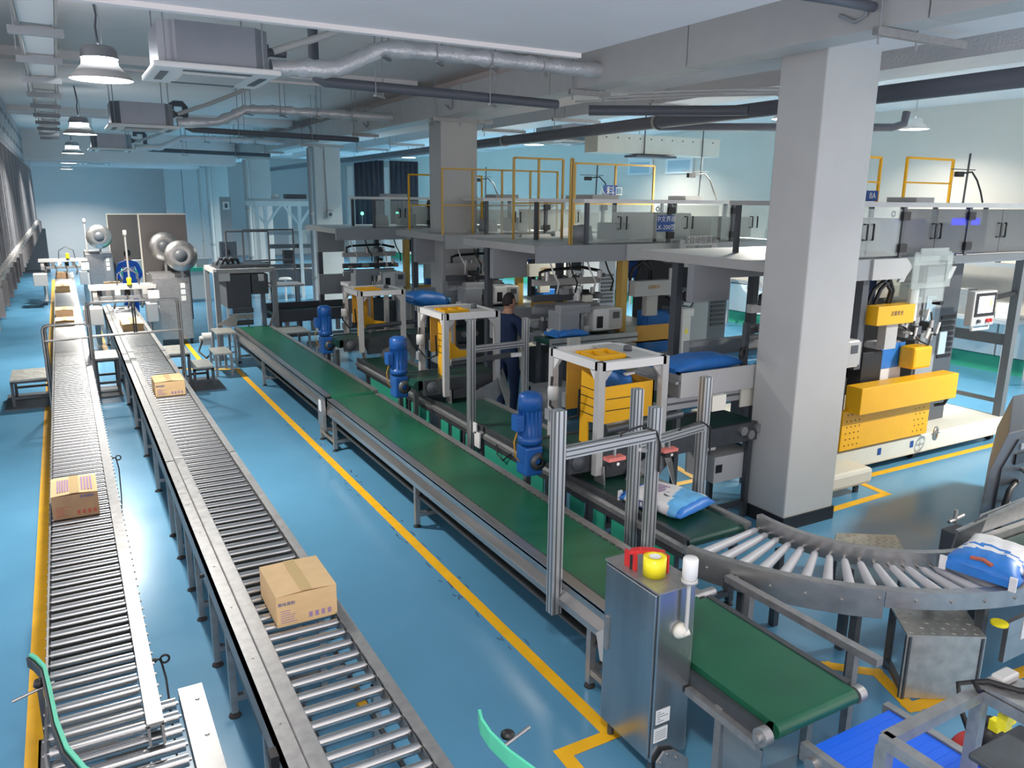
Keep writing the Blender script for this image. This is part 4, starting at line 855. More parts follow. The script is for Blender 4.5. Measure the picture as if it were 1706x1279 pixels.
    # clutter on the left post
    MB().lathe([(0, .12), (.045, .12), (.05, .10), (.05, 0), (0, 0)], (X - .02, y0 + .66, zt - .45), n=14).build('solenoid', 'white', t)
    MB().tube([(X - .01, y0 + .70, zt - .25), (X - .05, y0 + .66, zt - .5), (X + .02, y0 + .55, zt - .62), (X + .08, y0 + .4, zt - .55), (X + .05, y0 + .35, zt - .3)], .012, 6).build('air_hose', 'black', t)
    B(X - .03, y0 + .70, zt - .66, X + .02, y0 + .78, zt - .56).build('valve', 'grey', t); B(X + .12, y0 + .68, zt - .55, X + .3, y0 + .73, zt - .42).build('motor_cover', 'white', t)
    MB().box(X + .705, y0 + .0, zc + .02, X + .735, y0 + .06, zc + .30).build('chain_guard', 'black', t)
    # feed conveyor coming from the machine
    z2 = 1.22
    f = MB().box(X + xf, y0 + .24, z2 - .05, X + 3.0, y0 + .30, z2 + .07).build('feed_rail', 'alu', t); B(X + xf, y0 + .235, z2 + .0, X + 3.0, y0 + .24, z2 + .02).build('profile_groove', 'alugroove', f)
    MB().box(X + xf, y0 + .78, z2 - .05, X + 3.0, y0 + .84, z2 + .07).build('feed_rail', 'alu', t)
    MB().box(X + xf + .05, y0 + .31, z2 - .03, X + 3.0, y0 + .77, z2 + .03).build('feed_belt', 'dbelt', t)
    for x in (X + xf + .15, X + 2.6):
        for y in (y0 + .27, y0 + .81): MB().bar((x, y, 0), (x, y, z2 - .05), .05).build('leg', 'dgrey', t)
    B(X + 1.85, y0 + .22, z2 - .12, X + 2.05, y0 + .235, z2 + .08).build('joint_plate', 'offwhite', t)
    if i != 1: B(X + 1.3, y0 + .2, zc - .25, X + 1.55, y0 + .22, zc - .08).build('rating_label', 'paper', t)
    if i != 1:
      for k in range(3): MB().cyl((X + 1.75 + k * .1, y0 + .04, zc - .05 - .05 * (k % 2)), (X + 1.75 + k * .1, y0 + .08, zc - .05 - .05 * (k % 2)), .045, 14).build('belt_pulley', 'galv', t)
    if i == 0:
        B(X + 1.0, y0 + .20, 1.42, X + 2.1, y0 + .80, 1.445).build('flattening_table', 'grey', t); B(X + 1.05, y0 + .185, 1.29, X + 2.1, y0 + .20, 1.52).build('table_side', 'lgrey', t); B(X + 1.04, y0 + .20, 1.29, X + 1.05, y0 + .80, 1.50).build('table_side', 'grey', t)
        wc = (X + 1.72, y0 + .12, 1.66); MB().lathe([(.048, .012), (.062, .012), (.062, -.012), (.048, -.012), (.048, .012)], wc, axis=(.5, -1, 0), n=20).bar((wc[0], wc[1], wc[2] - .055), (wc[0], wc[1], wc[2] + .055), .012).cyl(wc, (wc[0] + .3, wc[1] + .25, wc[2]), .012, 8).build('hand_wheel', 'black', t); MB().bar((wc[0] + .28, wc[1] + .24, 1.44), (wc[0] + .28, wc[1] + .24, 1.9), .05).build('wheel_post', 'dgrey', t)
    B(X + 1.5, y0 + .15, .40, X + 2.0, y0 + .55, .66).build('control_box', 'lgrey', t); B(X + 1.52, y0 + .145, .5, X + 1.6, y0 + .15, .58).build('socket', 'black', t)
    return t
S = [(5.07, 1.75, 'nearest white framed bag station, a blue bag stuck in its yellow hopper'), (8.10, 1.75, 'middle white framed bag station, in front of the man in navy'), (11.1, 1.69, 'farthest white framed bag station, partly behind the second column')]
for i, (y, z, l) in enumerate(S): station(i, y, z, [l])
bag('blue flour bag standing in the nearest yellow hopper', (4.10, 5.40, 1.28), (0, R(84), 0), .60, .36, .16, 1)
bag('sky blue flour bag on the feed conveyor before the column', (5.25, 5.62, 1.452), (0, 0, R(3)), .9, .42, .14, 2)
bag('blue flour bag on the feed conveyor of the middle bag station', (5.75, 8.64, 1.262), (0, 0, 0), .5, .38, .10, 2)
bag('blue flour bag hanging over the feed conveyor behind the farthest bag station', (5.1, 11.9, 1.30), (0, R(8), R(10)), .72, .40, .26, 2)
# ================================================================== PACKING MACHINES
def packing_machine(lab, y0, dx, acc, headm, rails, sign=None, k=0):
    X = 6.2 + dx; xr = 4.75 if acc == 'yellow' else 3.6; cs = .25 if k == 2 else 0; mx = 4.1 if acc == 'yellow' else 2.9; t = thing('packing_machine', lab, 'packing machine', (X, y0, 0)); rnd = random.Random(k * 31 + 5)
    def P(nm, m_, x0, ya, z0, x1, yb, z1, bev=0): return B(X + x0, y0 + ya, z0, X + x1, y0 + yb, z1).build(nm, m_, t, bevel=bev)
    P('plinth', 'offwhite', .1, 0, .10, 3.55, 2.2, .33, .02)
    for x in (.2, 1.8, 3.45):
        for y in (.12, 2.05): MB().cyl((X + x - .03, y0 + y, .05), (X + x + .03, y0 + y, .05), .05, 12).build('wheel', 'black', t)
    # body cabinet with louvres at the right of the throat
    P('body_cabinet', 'dgrey', 1.95, .35, .33, 2.75, 1.7, 2.42, .01); P('body_door', 'grey', 2.0, .335, .40, 2.35, .35, 2.3)
    for q in range(8): P('louvre', 'black', 2.42, .338, 1.15 + q * .07, 2.70, .35, 1.19 + q * .07)
    P('lower_body', 'offwhite', .9, .9, .33, 1.95, 1.9, 1.15, .01)
    P('rear_post', 'dgrey', 1.7, 1.7, .33, 1.8, 1.85, 2.4)
    # platform
    P('platform', 'lgrey', -.95, .05, 2.36, xr, 2.15, 2.46); P('platform_beam', 'grey', -.95, -.02, 2.24, 1.0, .06, 2.46); P('platform_beam', 'mgrey' if acc == 'yellow' else 'grey', 1.75, -.02, 2.39 if acc == 'yellow' else 2.24, xr, .06, 2.46)
    MB().prism([(X + .45, 2.24), (X + 1.0, 2.24), (X + 1.12, 2.36), (X + 1.0, 2.46), (X + .45, 2.46)], 'y', y0 - .05, y0 - .02).build('hood_plate', 'lgrey', t)
    for x in (-.88, .35): P('platform_post', 'dgrey', x, 1.5, .33, x + .09, 1.6, 2.36)
    # see-through enclosure on the platform
    for x in (-.2, .95 + cs, 2.15 + cs, 3.5) + ((4.7,) if acc == 'yellow' else ()): P('enclosure_post', 'dgrey', x, .02, 2.46, x + .05, .07, 3.0); P('enclosure_post', 'dgrey', x, 1.3, 2.46, x + .05, 1.35, 3.0)
    P('enclosure_roof', 'white' if acc != 'yellow' else 'lgrey', -.25, 0, 3.0, xr, 1.4, 3.05)
    for (x0, x1) in ((-.14, .40), (.41, .94), (1.01, 1.57), (1.58, 2.14), (2.21, 2.85), (2.86, 3.49)) + (((3.56, 4.14), (4.15, 4.7)) if acc == 'yellow' else ()):
        P('clear_door', 'smoke' if (acc == 'yellow' and x0 > 1) else 'glass', x0, .035, 2.48, x1, .045, 2.98)
    for x in (.40, 1.57, 2.85):
        for q in (-1, 1): MB().tube([(X + x + q * .05 + q * .03, y0 + .03, 2.82), (X + x + q * .05, y0 + .0, 2.82), (X + x + q * .05, y0 + .0, 2.66), (X + x + q * .05 + q * .03, y0 + .03, 2.66)], .011, 6).build('door_handle', 'black', t)
    for x in (.92 + cs, 2.12 + cs):
        for z in (2.52, 2.86): P('hinge', 'black', x, -.005, z, x + .12, .03, z + .09)
    # inside of the enclosure: weighing hopper, drum, lifting eyes
    P('hopper_box', 'white', 1.1, .4, 2.5, 1.95, 1.2, 2.86, .01); MB().lathe([(0, .22), (.14, .20), (.17, 0), (0, 0)], (X + .2, y0 + .7, 2.48), n=16).build('drum', 'grey', t)
    P('valve_block', 'lgrey', 2.35, .4, 2.5, 3.2, 1.1, 2.80); P('inner_motor', 'grey', .6, .5, 2.48, .9, .9, 2.72, .02)
    MB().tube([(X + 1.3 + .03 * math.cos(a * .6), y0 + .39, 2.92 + .03 * math.sin(a * .6)) for a in range(11)], .008, 6).build('lifting_eye', 'black', t)
    # throat chute with a window
    P('chute_box', 'glass', 1.12 + cs, -.06, 2.16, 1.78 + cs, .30, 2.52); cf = 'glass' if acc == 'yellow' else 'lgrey'
    P('chute_frame', cf, 1.10 + cs, -.075, 2.12, 1.20 + cs, -.06, 2.50); P('chute_frame', cf, 1.70 + cs, -.075, 2.12, 1.80 + cs, -.06, 2.50); P('chute_frame', cf, 1.20 + cs, -.075, 2.42, 1.70 + cs, -.06, 2.56); P('chute_frame', cf, 1.20 + cs, -.075, 2.12, 1.70 + cs, -.06, 2.18)
    for x in (1.0 + cs, 1.86 + cs): MB().prism([(X + x - .07, 2.20), (X + x + .02, 2.20), (X + x + .10, 2.34), (X + x + .02, 2.34)], 'y', y0 - .03, y0 + .0).build('stay_plate', 'lgrey', t)
    # clamp column, head beam, hoses
    P('column_post', 'dgrey' if acc == 'yellow' else 'railyellow', .45, .05, 1.25, .55, .18, 2.24); P('servo_motor', 'navy' if acc == 'yellow' else 'signblue', .60, .12, 1.98, .78, .32, 2.22, .02)
    h = P('head_beam', headm, .60, -.06, 1.74, 1.24, .10, 1.95, .006); P('head_bracket', 'lgrey' if acc == 'yellow' else headm, .86, .0, 1.45, 1.06, .10, 1.74)
    text('\u6ce8\u610f\u5b89\u5168', .055, 'dgrey' if acc == 'yellow' else 'dyellow', t, (X + .93, y0 - .062, 1.86), FRONT, 'head_lettering')
    for q in range(2): MB().tube([(X + .62 + q * .12, y0 + .1, 1.95), (X + .64 + q * .12, y0 + .06, 2.12), (X + .78 + q * .1, y0 + .04, 2.22), (X + .94 + q * .04, y0 + .06, 2.10), (X + .95 + q * .05, y0 + .1, 1.92)], .022, 8).build('cable_loop', 'black', t)
    MB().cyl((X + 1.36, y0 + .06, 1.74), (X + 1.36, y0 + .06, 2.10), .055, 14).build('air_cylinder', 'white', t)
    MB().cyl((X + 1.52, y0 + .1, 1.60), (X + 1.52, y0 + .1, 2.0), .04, 12).build('air_cylinder', 'galv', t)
    for q in range(7):
        x = 1.3 + rnd.random() * .55; z = 1.35 + rnd.random() * .45; a = rnd.random() * .07 + .03
        P('clamp_block', rnd.choice(['galv', 'dgrey', 'white', 'steel']), x, .02 + rnd.random() * .2, z, x + a, .25 + rnd.random() * .1, z + a * 1.3)
    MB().tube([(X + 1.35, y0 + .2, 1.7), (X + 1.45, y0 - .05, 1.5), (X + 1.6, y0 - .04, 1.45), (X + 1.75, y0 + .02, 1.6), (X + 1.8, y0 + .1, 1.8)], .012, 6).build('air_hose', 'black', t)
    MB().tube([(X + 1.2, y0 + .2, 1.9), (X + 1.5, y0 + .1, 1.7), (X + 1.85, y0 + .3, 1.75)], .010, 6).build('air_hose', 'white', t)
    if acc == 'yellow':
        for q in range(18):
            x = 1.15 + rnd.random() * .75; z = 1.48 + rnd.random() * .42; a = .02 + rnd.random() * .05; yy = -.02 + rnd.random() * .1
            if q % 2: P('clamp_block', rnd.choice(['galv', 'black', 'white', 'steel', 'dgrey', 'offwhite']), x, yy, z, x + a * 1.3, yy + .1, z + a)
            else: MB().cyl((X + x, y0 + yy, z), (X + x + .05 * rnd.random(), y0 + yy, z + .06 + .08 * rnd.random()), .012 + .015 * rnd.random(), 10).build('clamp_rod', rnd.choice(['steel', 'galv', 'white']), t)
        P('chute_skirt', 'glass', 1.15, -.05, 1.95, 1.75, .28, 2.14); P('servo_cover', 'offwhite', .8, .2, 2.0, 1.3, .6, 2.2)
    # clamped bag, tray and post
    MB().prism([(X + .95, 1.50), (X + 1.45, 1.48), (X + 1.48, .95), (X + 1.40, .40), (X + 1.02, .40), (X + .96, .95)], 'y', y0 + .16, y0 + .34).build('clamped_bag', 'bagblue' if acc != 'yellow' else 'bagwhite', t, bevel=.04)
    B(X + 1.02, y0 + .15, 1.18, X + 1.46, y0 + .157, 1.47).build('bag_print', 'bagblue', t); B(X + .98, y0 + .15, .5, X + 1.06, y0 + .157, .95).build('bag_print', 'printblue', t)
    if acc != 'yellow': P('tray_plate', 'dyellow', .62, -.12, 1.10, 1.35, -.10, 1.34); P('tray_floor', 'dyellow', .62, -.12, 1.10, 1.35, .12, 1.12)
    if acc != 'yellow': P('post_cover', 'white', 1.42, -.14, .33, 1.58, .02, 1.50, .01); P('post_cap', 'white', 1.40, -.16, 1.42, 1.62, .04, 1.54, .02)
    if acc != 'yellow': MB().prism([(X + 1.46, 1.18), (X + 1.54, 1.18), (X + 1.50, 1.26)], 'y', y0 - .144, y0 - .141).build('warning_triangle', 'tapeyellow', t)
    if acc != 'yellow': P('drive_cover', 'white', .72, -.2, .55, .95, .0, .92, .015); P('drive_box', 'lgrey', .98, -.15, .6, 1.3, .05, .9)
    # twin linear axes and the bag magazine at the left
    for z, m_ in ((1.50, 'grey'), (1.66, 'dgrey'), (1.88, 'lgrey')): P('linear_axis', m_, -.66, .55, z, .45, .62, z + .09)
    P('linear_cover', 'galv', -.66, .53, 1.60, .4, .56, 1.64)
    MB().tube([(X - .6, y0 + .5, 1.97), (X - .6, y0 + .5, 2.07), (X - .5, y0 + .5, 2.10), (X + .1, y0 + .5, 2.12), (X + .4, y0 + .5, 2.06)], .022, 8).build('cable_chain', 'black', t)
    P('magazine_table', 'lgrey', -.70, .2, 1.22, .35, .5, 1.28); P('magazine_rail', 'white', -.70, .1, 1.28, .3, .14, 1.36)
    P('sewing_head', 'grey', -.62, -.05, 1.25, -.30, .25, 1.60, .02); P('sewing_arm', 'grey', -.60, -.02, 1.55, -.1, .12, 1.68, .02); MB().cyl((X - .2, y0 + .05, 1.3), (X - .2, y0 + .05, 1.6), .03, 10).build('sewing_bar', 'galv', t)
    pr = P('printer_box', 'white', -.05, -.02, 1.30, .42, .3, 1.60, .02); P('printer_panel', 'lgrey', .20, -.03, 1.33, .42, -.02, 1.58); P('printer_screen', 'dgrey', .26, -.035, 1.46, .37, -.03, 1.55); P('printer_slot', 'black', .0, -.024, 1.34, .10, -.02, 1.50)
    MB().lathe([(0, .12), (.03, .11), (.05, .05), (.05, 0), (0, 0)], (X - .25, y0 + .36, 1.28), n=12).build('thread_cone', 'white', t)
    for q in range(5):
        x = -.66 + q * .18; P('bag_guide', rnd.choice(['steel', 'dgrey', 'galv', 'white']), x, .3, 1.30, x + .07, .42, 1.36 + rnd.random() * .1)
    P('stacked_bags', 'bagsky' if k % 2 else 'bagwhite', -.60, .62, 1.28, -.05, 1.0, 1.36, .02)
    P('frame_panel', 'grey', -1.0, 1.1, 1.95, -.45, 1.2, 2.36); P('frame_panel', 'grey', -.45, 1.1, 2.2, .45, 1.2, 2.36); P('frame_panel', 'grey', -1.0, 1.1, 1.1, .45, 1.2, 1.5)
    for q in range(16):
        x = -.64 + rnd.random() * 1.05; z = (1.36, 1.68, 1.76, 1.97)[q % 4]; a = .03 + rnd.random() * .08; yy = .15 + rnd.random() * .35
        if q % 3: P('machine_fitting', rnd.choice(['white', 'galv', 'dgrey', 'offwhite', 'black', 'grey', 'steel']), x, yy, z, x + a * 1.4, yy + .08, z + a)
        else: MB().cyl((X + x, y0 + yy, z), (X + x, y0 + yy, z + a * 1.5), .02 + a * .25, 10).build('machine_fitting', rnd.choice(['white', 'galv', 'steel']), t)
    for q in range(4): MB().tube([(X - .6 + q * .3, y0 + .3, 2.3), (X - .58 + q * .3, y0 + .2, 2.1), (X - .5 + q * .3, y0 + .18, 1.95), (X - .45 + q * .3, y0 + .3, 1.8)], .012, 6).build('air_hose', 'black' if q % 2 else 'white', t)
    for q in range(3): MB().bar((X + 1.9 + .02 * q, y0 + .25, 1.3 + q * .22), (X + 1.6, y0 + .22, 1.38 + q * .2), .035, .05).build('clamp_arm', ['white', 'galv', 'dgrey'][q], t)
    P('lower_drive', 'dsteel', -.6, .3, .5, .3, .8, 1.0); P('lower_guard', 'lgrey', .35, .25, .4, .62, .6, 1.1)
    # guard rails on top
    def rail(x0, x1, y, z0, z1, n, m_='railyellow'):
        MB().bar((X + x0, y0 + y, z1), (X + x1, y0 + y, z1), .03, .03).build('guard_rail', m_, t); MB().bar((X + x0, y0 + y, (z0 * .55 + z1 * .45)), (X + x1, y0 + y, (z0 * .55 + z1 * .45)), .022, .022).build('guard_rail', m_, t)
        for q in range(n): xx = X + x0 + (x1 - x0) * q / (n - 1); MB().bar((xx, y0 + y, z0), (xx, y0 + y, z1), .03).build('guard_post', m_, t)
    for a in rails: rail(*a)
    # sensor mast with cable
    MB().bar((X + mx, y0 + 1.3, 3.05), (X + mx + .02, y0 + 1.3, 3.72), .02).build('mast', 'dsteel', t); MB().bar((X + mx - .4, y0 + 1.28, 3.5), (X + mx + .15, y0 + 1.28, 3.5), .012).build('mast_arm', 'dsteel', t); P('sensor', 'black', mx - .28, 1.25, 3.40, mx - .14, 1.31, 3.47)
    MB().tube([(X + mx - .14, y0 + 1.28, 3.45), (X + mx + .05, y0 + 1.26, 3.47), (X + mx + .18, y0 + 1.25, 3.36), (X + mx + .22, y0 + 1.2, 3.2), (X + mx + .3, y0 + 1.2, 3.06)], .013, 6).build('sensor_cable', 'black', t)
    for q in range(2): P('roof_box', 'lgrey', .3 + q * 1.7, .6, 3.05, .75 + q * 1.6, 1.0, 3.11)
    if sign:
        for (sx, sy, sz, wd, ht, lines) in sign:
            b_ = P('blue_sign', 'signblue', sx, sy, sz, sx + wd, sy + .012, sz + ht)
            for q, s_ in enumerate(lines): text(s_, ht * .8 / len(lines), 'paper', b_, (X + sx + wd / 2, y0 + sy - .001, sz + ht * (1 - (q + .5) / len(lines))), FRONT, 'sign_lettering')
    return t, X
# machine behind the nearest column (yellow)
tA, XA = packing_machine('packing machine with bright yellow panel and touch screen, right of the nearest column', 5.42, .78, 'yellow', 'yellow',
    [(1.88, 2.22, 1.3, 3.05, 3.60, 2, 'yellow'), (2.75, 3.75, 1.3, 3.05, 3.62, 2, 'yellow'), (-.9, -.3, .1, 2.46, 3.5, 2)], [(1.95, 1.25, 3.06, .22, .13, ['BA'])], 1)
def PA(nm, m_, x0, ya, z0, x1, yb, z1, bev=0, par=None): return B(x0, ya, z0, x1, yb, z1).build(nm, m_, par or tA, bevel=bev)
yp = PA('yellow_panel', 'yellow', 7.22, 5.38, .36, 8.78, 5.44, .82, .006); PA('yellow_visor', 'yellow', 7.30, 5.24, .80, 9.04, 5.44, 1.10, .008)
s = MB()
for q in range(4):
    for r_ in range(6):
        s.cyl((7.29 + q * .07 + .01 * (r_ % 2), 5.379, .42 + r_ * .07), (7.29 + q * .07 + .01 * (r_ % 2), 5.376, .42 + r_ * .07), .008, 6)
        if q < 3: s.cyl((8.50 + q * .08 + .02 * (r_ % 2), 5.379, .42 + r_ * .07), (8.50 + q * .08 + .02 * (r_ % 2), 5.376, .42 + r_ * .07), .008, 6)
s.build('panel_holes', 'black', yp, kind='stuff')
PA('yellow_cover', 'yellow', 8.32, 5.36, 1.18, 8.66, 5.56, 1.44, .03); PA('black_box', 'black', 7.60, 5.5, .9, 7.95, 5.8, 1.42, .01)
PA('small_plinth', 'offwhite', 6.25, 4.98, .12, 7.28, 5.32, .30, .04)
for x in (6.5, 7.18): MB().cyl((x, 5.1, .0), (x, 5.1, .12), .03, 10).build('levelling_foot', 'dgrey', tA)
MB().lathe([(.075, .01), (.085, .01), (.085, -.01), (.075, -.01), (.075, .01)], (8.80, 5.28, .38), axis=(.3, -1, 0), n=24).bar((8.72, 5.28, .38), (8.88, 5.28, .38), .01).bar((8.80, 5.28, .30), (8.80, 5.28, .46), .01).build('hand_wheel', 'steel', tA)
MB().tube([(8.95, 5.42, .85), (9.02, 5.36, .86), (9.05, 5.34, .78), (9.02, 5.36, .70), (8.93, 5.42, .68)], .02, 8).build('cable_loop', 'black', tA)
for x in (7.95, 8.55): PA('blue_mark', 'blueglow' if 0 else 'signblue', x, 5.415, .20, x + .06, 5.419, .28)
for p, q in (((10.50, 5.50, .33), (10.50, 5.50, 2.45)), ((10.50, 6.45, .33), (10.50, 6.45, 2.45))): MB().bar(p, q, .10).build('gantry_post', 'mgrey', tA)
MB().bar((10.5, 5.5, 1.33), (10.5, 6.45, 1.33), .05, .14).build('gantry_rail', 'mgrey', tA); MB().bar((10.5, 5.5, .52), (10.5, 6.45, .52), .04, .05).build('gantry_rail', 'mgrey', tA); MB().bar((9.0, 5.5, 2.42), (10.55, 5.5, 2.42), .10).build('gantry_beam', 'lgrey', tA)
dx, dz = -.02, .10
tb = PA('touch_panel', 'lgrey', 9.26 + dx, 5.30, 1.52 + dz, 9.72 + dx, 5.40, 1.94 + dz, .015); PA('screen_bezel', 'black', 9.29 + dx, 5.292, 1.64 + dz, 9.69 + dx, 5.30, 1.915 + dz, 0, tb); PA('screen', 'screen', 9.34 + dx, 5.288, 1.68 + dz, 9.64 + dx, 5.292, 1.88 + dz, 0, tb); PA('screen_mark', 'screengreen', 9.56 + dx, 5.285, 1.76 + dz, 9.62 + dx, 5.288, 1.83 + dz, 0, tb)
for q in range(4): PA('screen_line', 'grey', 9.37, 5.286, 1.82 + q * .03, 9.50, 5.288, 1.825 + q * .03, 0, tb)
for x, m_ in ((9.36, 'dgrey'), (9.54, 'red'), (9.60, 'red')): MB().cyl((x, 5.27, 1.685), (x, 5.30, 1.685), .022, 12).build('button', m_, tb)
MB().tube([(9.31, 5.33, 1.63), (9.31, 5.33, 1.58), (9.64, 5.33, 1.58), (9.64, 5.33, 1.63)], .018, 8).build('grip_bar', 'white', tA); MB().bar((9.5, 5.42, 1.9), (10.5, 5.5, 1.95), .05).build('panel_arm', 'black', tA)
PA('blue_reflection_strip', 'blueglow', 8.88, 5.475, 2.80, 9.42, 5.49, 2.88); PA('paper_note', 'palesky', 9.02, 5.74, 1.62, 9.2, 5.752, 1.95); PA('paper_note', 'palesky', 8.98, 5.5, 1.28, 9.12, 5.512, 1.55)  # glowing strip just inside the doors stands in for a reflection on the glass
tB, XB = packing_machine('packing machine with Chinese lettering over its chute window, left of the nearest column', 8.62, 0, 'beige', 'lgrey',
    [(-.4, .45, 1.6, 2.46, 3.62, 3), (1.0, 2.6, 2.1, 2.46, 3.6, 3), (-.4, -.38, .1, 2.46, 3.55, 2)], [(.98, -.0, 2.62, .30, .22, ['\u4e2d\u6587\u754c\u9762', 'LK-200\u578b']), (1.1, 1.45, 3.06, .26, .20, ['\u5165\u6599\u53e3'])], 2)
text('\u5168\u81ea\u52a8\u5305\u88c5\u673a', .105, 'dgrey', tB, (XB + 1.72, 8.62 - .078, 2.49), FRONT, 'chute_lettering', .001)
tC, XC = packing_machine('packing machine with yellow topped rails behind the seated white printer, beside the second column', 11.65, .1, 'beige', 'offwhite',
    [(-.9, 1.3, .2, 2.46, 3.5, 5), (-.7, .8, 2.1, 2.46, 3.45, 4, 'yellow')], None, 3)
tC['label'] = 'packing machine with long yellow rails and a cream head beam, right of the second column'
tD, XD = packing_machine('packing machine between the second and third columns, below the dark curtains', 14.7, -.75, 'beige', 'lgrey', [], None, 4)
# white braced gantry machine, far side of the third column
gm = thing('gantry_machine', 'white gantry machine with diagonal braces, seen left of the third column', 'machine', (4.9, 19, 0))
for x in (4.2, 5.2):
    for y in (19.0, 20.2): MB().bar((x, y, 0), (x, y, 2.78), .10).build('gantry_post', 'white', gm)
for y in (19.0, 20.2): MB().bar((3.9, y, 2.82), (5.6, y, 2.82), .14, .14).build('gantry_beam', 'white', gm)
MB().box(3.9, 18.95, 2.90, 5.6, 20.25, 2.96).build('deck', 'lgrey', gm); MB().lathe([(0, .16), (.1, .15), (.13, 0), (0, 0)], (4.6, 19.4, 2.96), n=14).build('fan', 'white', gm); B(4.9, 19.2, 2.96, 5.5, 19.6, 3.1).build('duct_box', 'dgrey', gm)
for x, d_ in ((4.2, .45), (5.2, -.45), (4.2, -.4), (5.2, .4)): MB().bar((x, 19.0, 2.2), (x + d_, 19.0, 2.76), .06).build('diagonal_brace', 'white', gm)
for z in (.9, 1.5, 1.9): MB().box(4.25, 19.1, z, 5.6, 19.3, z + .12).build('machine_beam', 'dsteel' if z < 1.6 else 'grey', gm)
B(4.5, 19.0, .35, 5.6, 19.9, .85).build('lower_cabinet', 'dgrey', gm); B(4.65, 18.9, 1.05, 4.95, 19.1, 1.45).build('black_bin', 'black', gm); B(4.9, 19.0, 1.65, 5.4, 19.2, 2.0).build('clear_box', 'glass', gm)
MB().lathe([(0, .06), (.16, .06), (.2, 0), (0, 0)], (4.55, 18.5, .62), n=18).cyl((4.55, 18.5, 0), (4.55, 18.5, .62), .03, 8).build('round_stand', 'white', gm)
gm.location = (6.0, 24.2, 0)
# ------------------------------------------------------------------ low line of equipment along the right wall
for i, (y, n_) in enumerate(((7.2, 5), (10.6, 6), (14.5, 6), (18.5, 6))):
    wb = thing('equipment_bench', ['equipment bench by the right wall seen through the gantry of the yellow machine', 'equipment bench by the right wall just beyond the first one', 'third equipment bench along the right wall', 'farthest equipment bench along the right wall'][i], 'bench', (14.2, y, 0))
    B(13.75, y, 1.05, 14.7, y + 2.6, 1.12).build('bench_top', 'grey', wb); B(13.8, y + .1, 2.0, 14.7, y + 2.5, 2.06).build('upper_shelf', 'grey', wb)
    for lx in (13.8, 14.6):
        for yy in (y + .1, y + 2.45): MB().bar((lx, yy, 0), (lx, yy, 1.05), .05).build('leg', 'grey', wb)
    for yy in (y + .1, y + 2.45): MB().bar((13.85, yy, 1.1), (13.85, yy, 2.0), .05).build('shelf_post', 'grey', wb)
    for q in range(n_):
        a = .18 + .12 * ((q * 7) % 3) / 2; yy = y + .15 + q * .38
        MB().box(13.9, yy, 1.12, 13.9 + a, yy + .24, 1.12 + a * 1.5).build('bench_unit', ['white', 'grey', 'galv', 'dgrey', 'offwhite', 'lgrey'][q % 6], wb, bevel=.01)
        MB().box(13.9, yy, 2.06, 14.2, yy + .28, 2.2 + .12 * (q % 3)).build('shelf_box', ['offwhite', 'galv', 'white', 'grey', 'dgrey', 'white'][(q * 5) % 6], wb, bevel=.01)
# ------------------------------------------------------------------ dark machine at the right edge
dm = thing('dark_machine', 'dark machine with chamfered side and steel knobs cut by the right edge', 'machine', (6.6, 3.5, 0))
pf = [(6.24, 0), (6.26, .33), (6.26, .62), (6.31, .95), (6.50, 1.24), (6.73, 1.24), (7.6, 1.24), (7.6, 0)]
n_ = len(pf); dmb = MB(); dmb.add([(x, 3.30, z) for x, z in pf] + [(x + 1.35, 4.0, z) for x, z in pf], [tuple(range(n_)), tuple(range(n_, 2 * n_))[::-1]] + [(i, n_ + i, n_ + (i + 1) % n_, (i + 1) % n_) for i in range(n_)]); dmb.build('housing', 'dgrey', dm, bevel=.008)
MB().prism([(6.44, .45), (6.46, .95), (6.65, 1.17), (7.5, 1.18), (7.5, .45)], 'y', 3.285, 3.30).build('side_panel', 'dsteel', dm)
for x, z in ((6.52, .62), (6.66, .88)): MB().cyl((x, 3.1, z - .03), (x + .10, 3.29, z + .02), .016, 10).build('lever', 'steel', dm)
B(6.62, 3.27, .96, 6.9, 3.285, 1.05).build('dark_slot', 'black', dm); B(6.68, 3.275, 1.08, 6.85, 3.285, 1.13).build('plate', 'grey', dm)
MB().tube([(6.7, 3.27, .80), (6.5, 3.22, .78), (6.36, 3.18, .62), (6.30, 3.17, .4), (6.34, 3.2, .2)], .025, 8).build('cable', 'black', dm)
B(6.1, 3.2, 0, 6.32, 3.5, .42).build('lower_box', 'dgrey', dm, bevel=.01)
